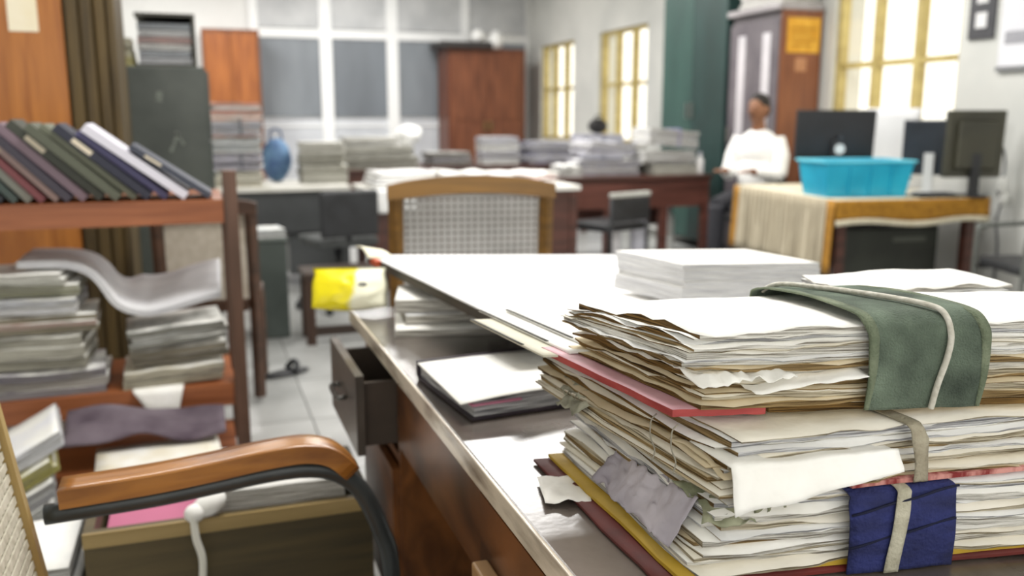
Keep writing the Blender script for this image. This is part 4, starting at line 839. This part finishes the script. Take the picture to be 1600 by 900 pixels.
# ================================================================== seated man
mn = (4.33, 6.30)
SK = mat('#7d5238', '#8d6044', .55, (9, 9, 9)); HR = mat('#17130f', '#241d18', .7, (60, 60, 60)); SH = mat('#f0efec', '#f7f6f3', .8, (6, 6, 6))
def remesh(o, v=.008):
    m = o.modifiers.new('remesh', 'REMESH'); m.mode = 'VOXEL'; m.voxel_size = v; m.use_smooth_shade = True
    s = o.modifiers.new('smooth', 'SMOOTH'); s.factor = .5; s.iterations = 3
pb_ = bm = B()   # local frame: faces -Y before rotation
ell(bm, (0, .0, .60), (.16, .12, .12)); ell(bm, (0, .0, .80), (.155, .105, .2)); ell(bm, (0, -.0, 1.0), (.18, .105, .15))
tube(bm, [(0, .01, 1.08), (0, -.005, 1.16), (0, -.02, 1.24)], .05, 12, rs=[.075, .055, .05])
ell(bm, (0, -.03, 1.325), (.075, .095, .115)); ell(bm, (0, -.055, 1.27), (.052, .06, .06)); ell(bm, (0, -.128, 1.305), (.015, .02, .024)); ell(bm, (0, -.118, 1.262), (.024, .012, .008))
for s in (-1, 1):
    ell(bm, (s * .077, -.02, 1.315), (.012, .024, .034)); ell(bm, (s * .03, -.117, 1.338), (.014, .010, .008))
    tube(bm, [(s * .17, 0, 1.08), (s * .215, -.02, .95), (s * .225, -.06, .80)], .05, 12, rs=[.058, .05, .042]); tube(bm, [(s * .225, -.05, .80), (s * .16, -.20, .82), (s * .12, -.30, .84)], .04, 12, rs=[.042, .036, .027])
    ell(bm, (s * .112, -.34, .84), (.04, .048, .016))
    for k, (fx, fl_) in enumerate(((-.027, .06), (-.009, .07), (.009, .066), (.026, .052))):
        tube(bm, [(s * .112 + fx, -.375, .842), (s * .112 + fx, -.375 - fl_ * .55, .846), (s * .112 + fx, -.375 - fl_, .832)], .009, 8, rs=[.010, .009, .0075])
    tube(bm, [(s * .08, -.32, .84), (s * .062, -.35, .84), (s * .055, -.385, .835)], .01, 8, rs=[.012, .010, .008])
    tube(bm, [(s * .09, 0, .56), (s * .10, -.25, .57), (s * .10, -.42, .55)], .07, 12, rs=[.09, .075, .058]); tube(bm, [(s * .10, -.41, .55), (s * .10, -.43, .3), (s * .10, -.42, .08)], .05, 12, rs=[.057, .05, .036])
    ell(bm, (s * .10, -.48, .04), (.045, .12, .038))
man = obj('person', bm, SK); remesh(man, .009); man.location = (mn[0], mn[1], 0); man.rotation_euler = (0, 0, R(-64)); tag(man, 'man in white shirt seated behind the cloth-covered table', 'person')
bm = B(); ell(bm, (0, .0, .62), (.172, .132, .10)); ell(bm, (0, .0, .80), (.172, .122, .22)); ell(bm, (0, 0, 1.0), (.195, .12, .165)); ell(bm, (0, .005, 1.10), (.13, .09, .07))
for s in (-1, 1): tube(bm, [(s * .16, 0, 1.09), (s * .22, -.02, .95), (s * .232, -.06, .80)], .06, 12, rs=[.068, .064, .058]); tube(bm, [(s * .232, -.05, .80), (s * .17, -.185, .82), (s * .135, -.265, .835)], .05, 12, rs=[.056, .048, .040])
o = obj('shirt', bm, SH, man); remesh(o, .009)
bm = B()
for s in (-1, 1): tube(bm, [(s * .07, .02, .58), (s * .10, -.25, .585), (s * .10, -.44, .56)], .07, 12, rs=[.115, .09, .072]); tube(bm, [(s * .10, -.42, .56), (s * .10, -.435, .3), (s * .10, -.425, .10)], .05, 12, rs=[.07, .064, .06])
o = obj('trousers', bm, mat('#2a2a30', None, .8), man); remesh(o, .011)
bm = B(); ell(bm, (0, -.012, 1.368), (.082, .098, .085)); ell(bm, (0, .03, 1.32), (.078, .06, .075)); o = obj('hair', bm, HR, man)
for v in o.data.vertices:
    if v.co.y < -.085 and v.co.z < 1.385: v.co.y = -.085
remesh(o, .008)
bm = B(); ell(bm, (0, -.128, 1.277), (.026, .010, .007), 10, 6); obj('moustache', bm, HR, man, True)
for s in (-1, 1): obj('eye', ell(B(), (s * .03, -.124, 1.337), (.009, .005, .005), 8, 6), mat('#1a1614', None, .3), man, True)
mc = thing('steel_chair', 'dark chair under the seated man in white shirt', 'chair', (mn[0], mn[1], 0), -64)
obj('seat', bx(B(), -.22, .22, -.22, .148, .42, .455, .01), BLK, mc); obj('backrest', bx(B(), -.15, .15, .150, .175, .52, .88, .01), BLK, mc)
for sx_ in (-1, 1):
    bm = B(); tube(bm, [(sx_ * .16, .162, 0), (sx_ * .16, .162, .88)], .012, 8); obj('leg', bm, BLK, mc, True)
    bm = B(); tube(bm, [(sx_ * .21, -.2, 0), (sx_ * .21, -.2, .42)], .012, 8); obj('leg', bm, BLK, mc, True)
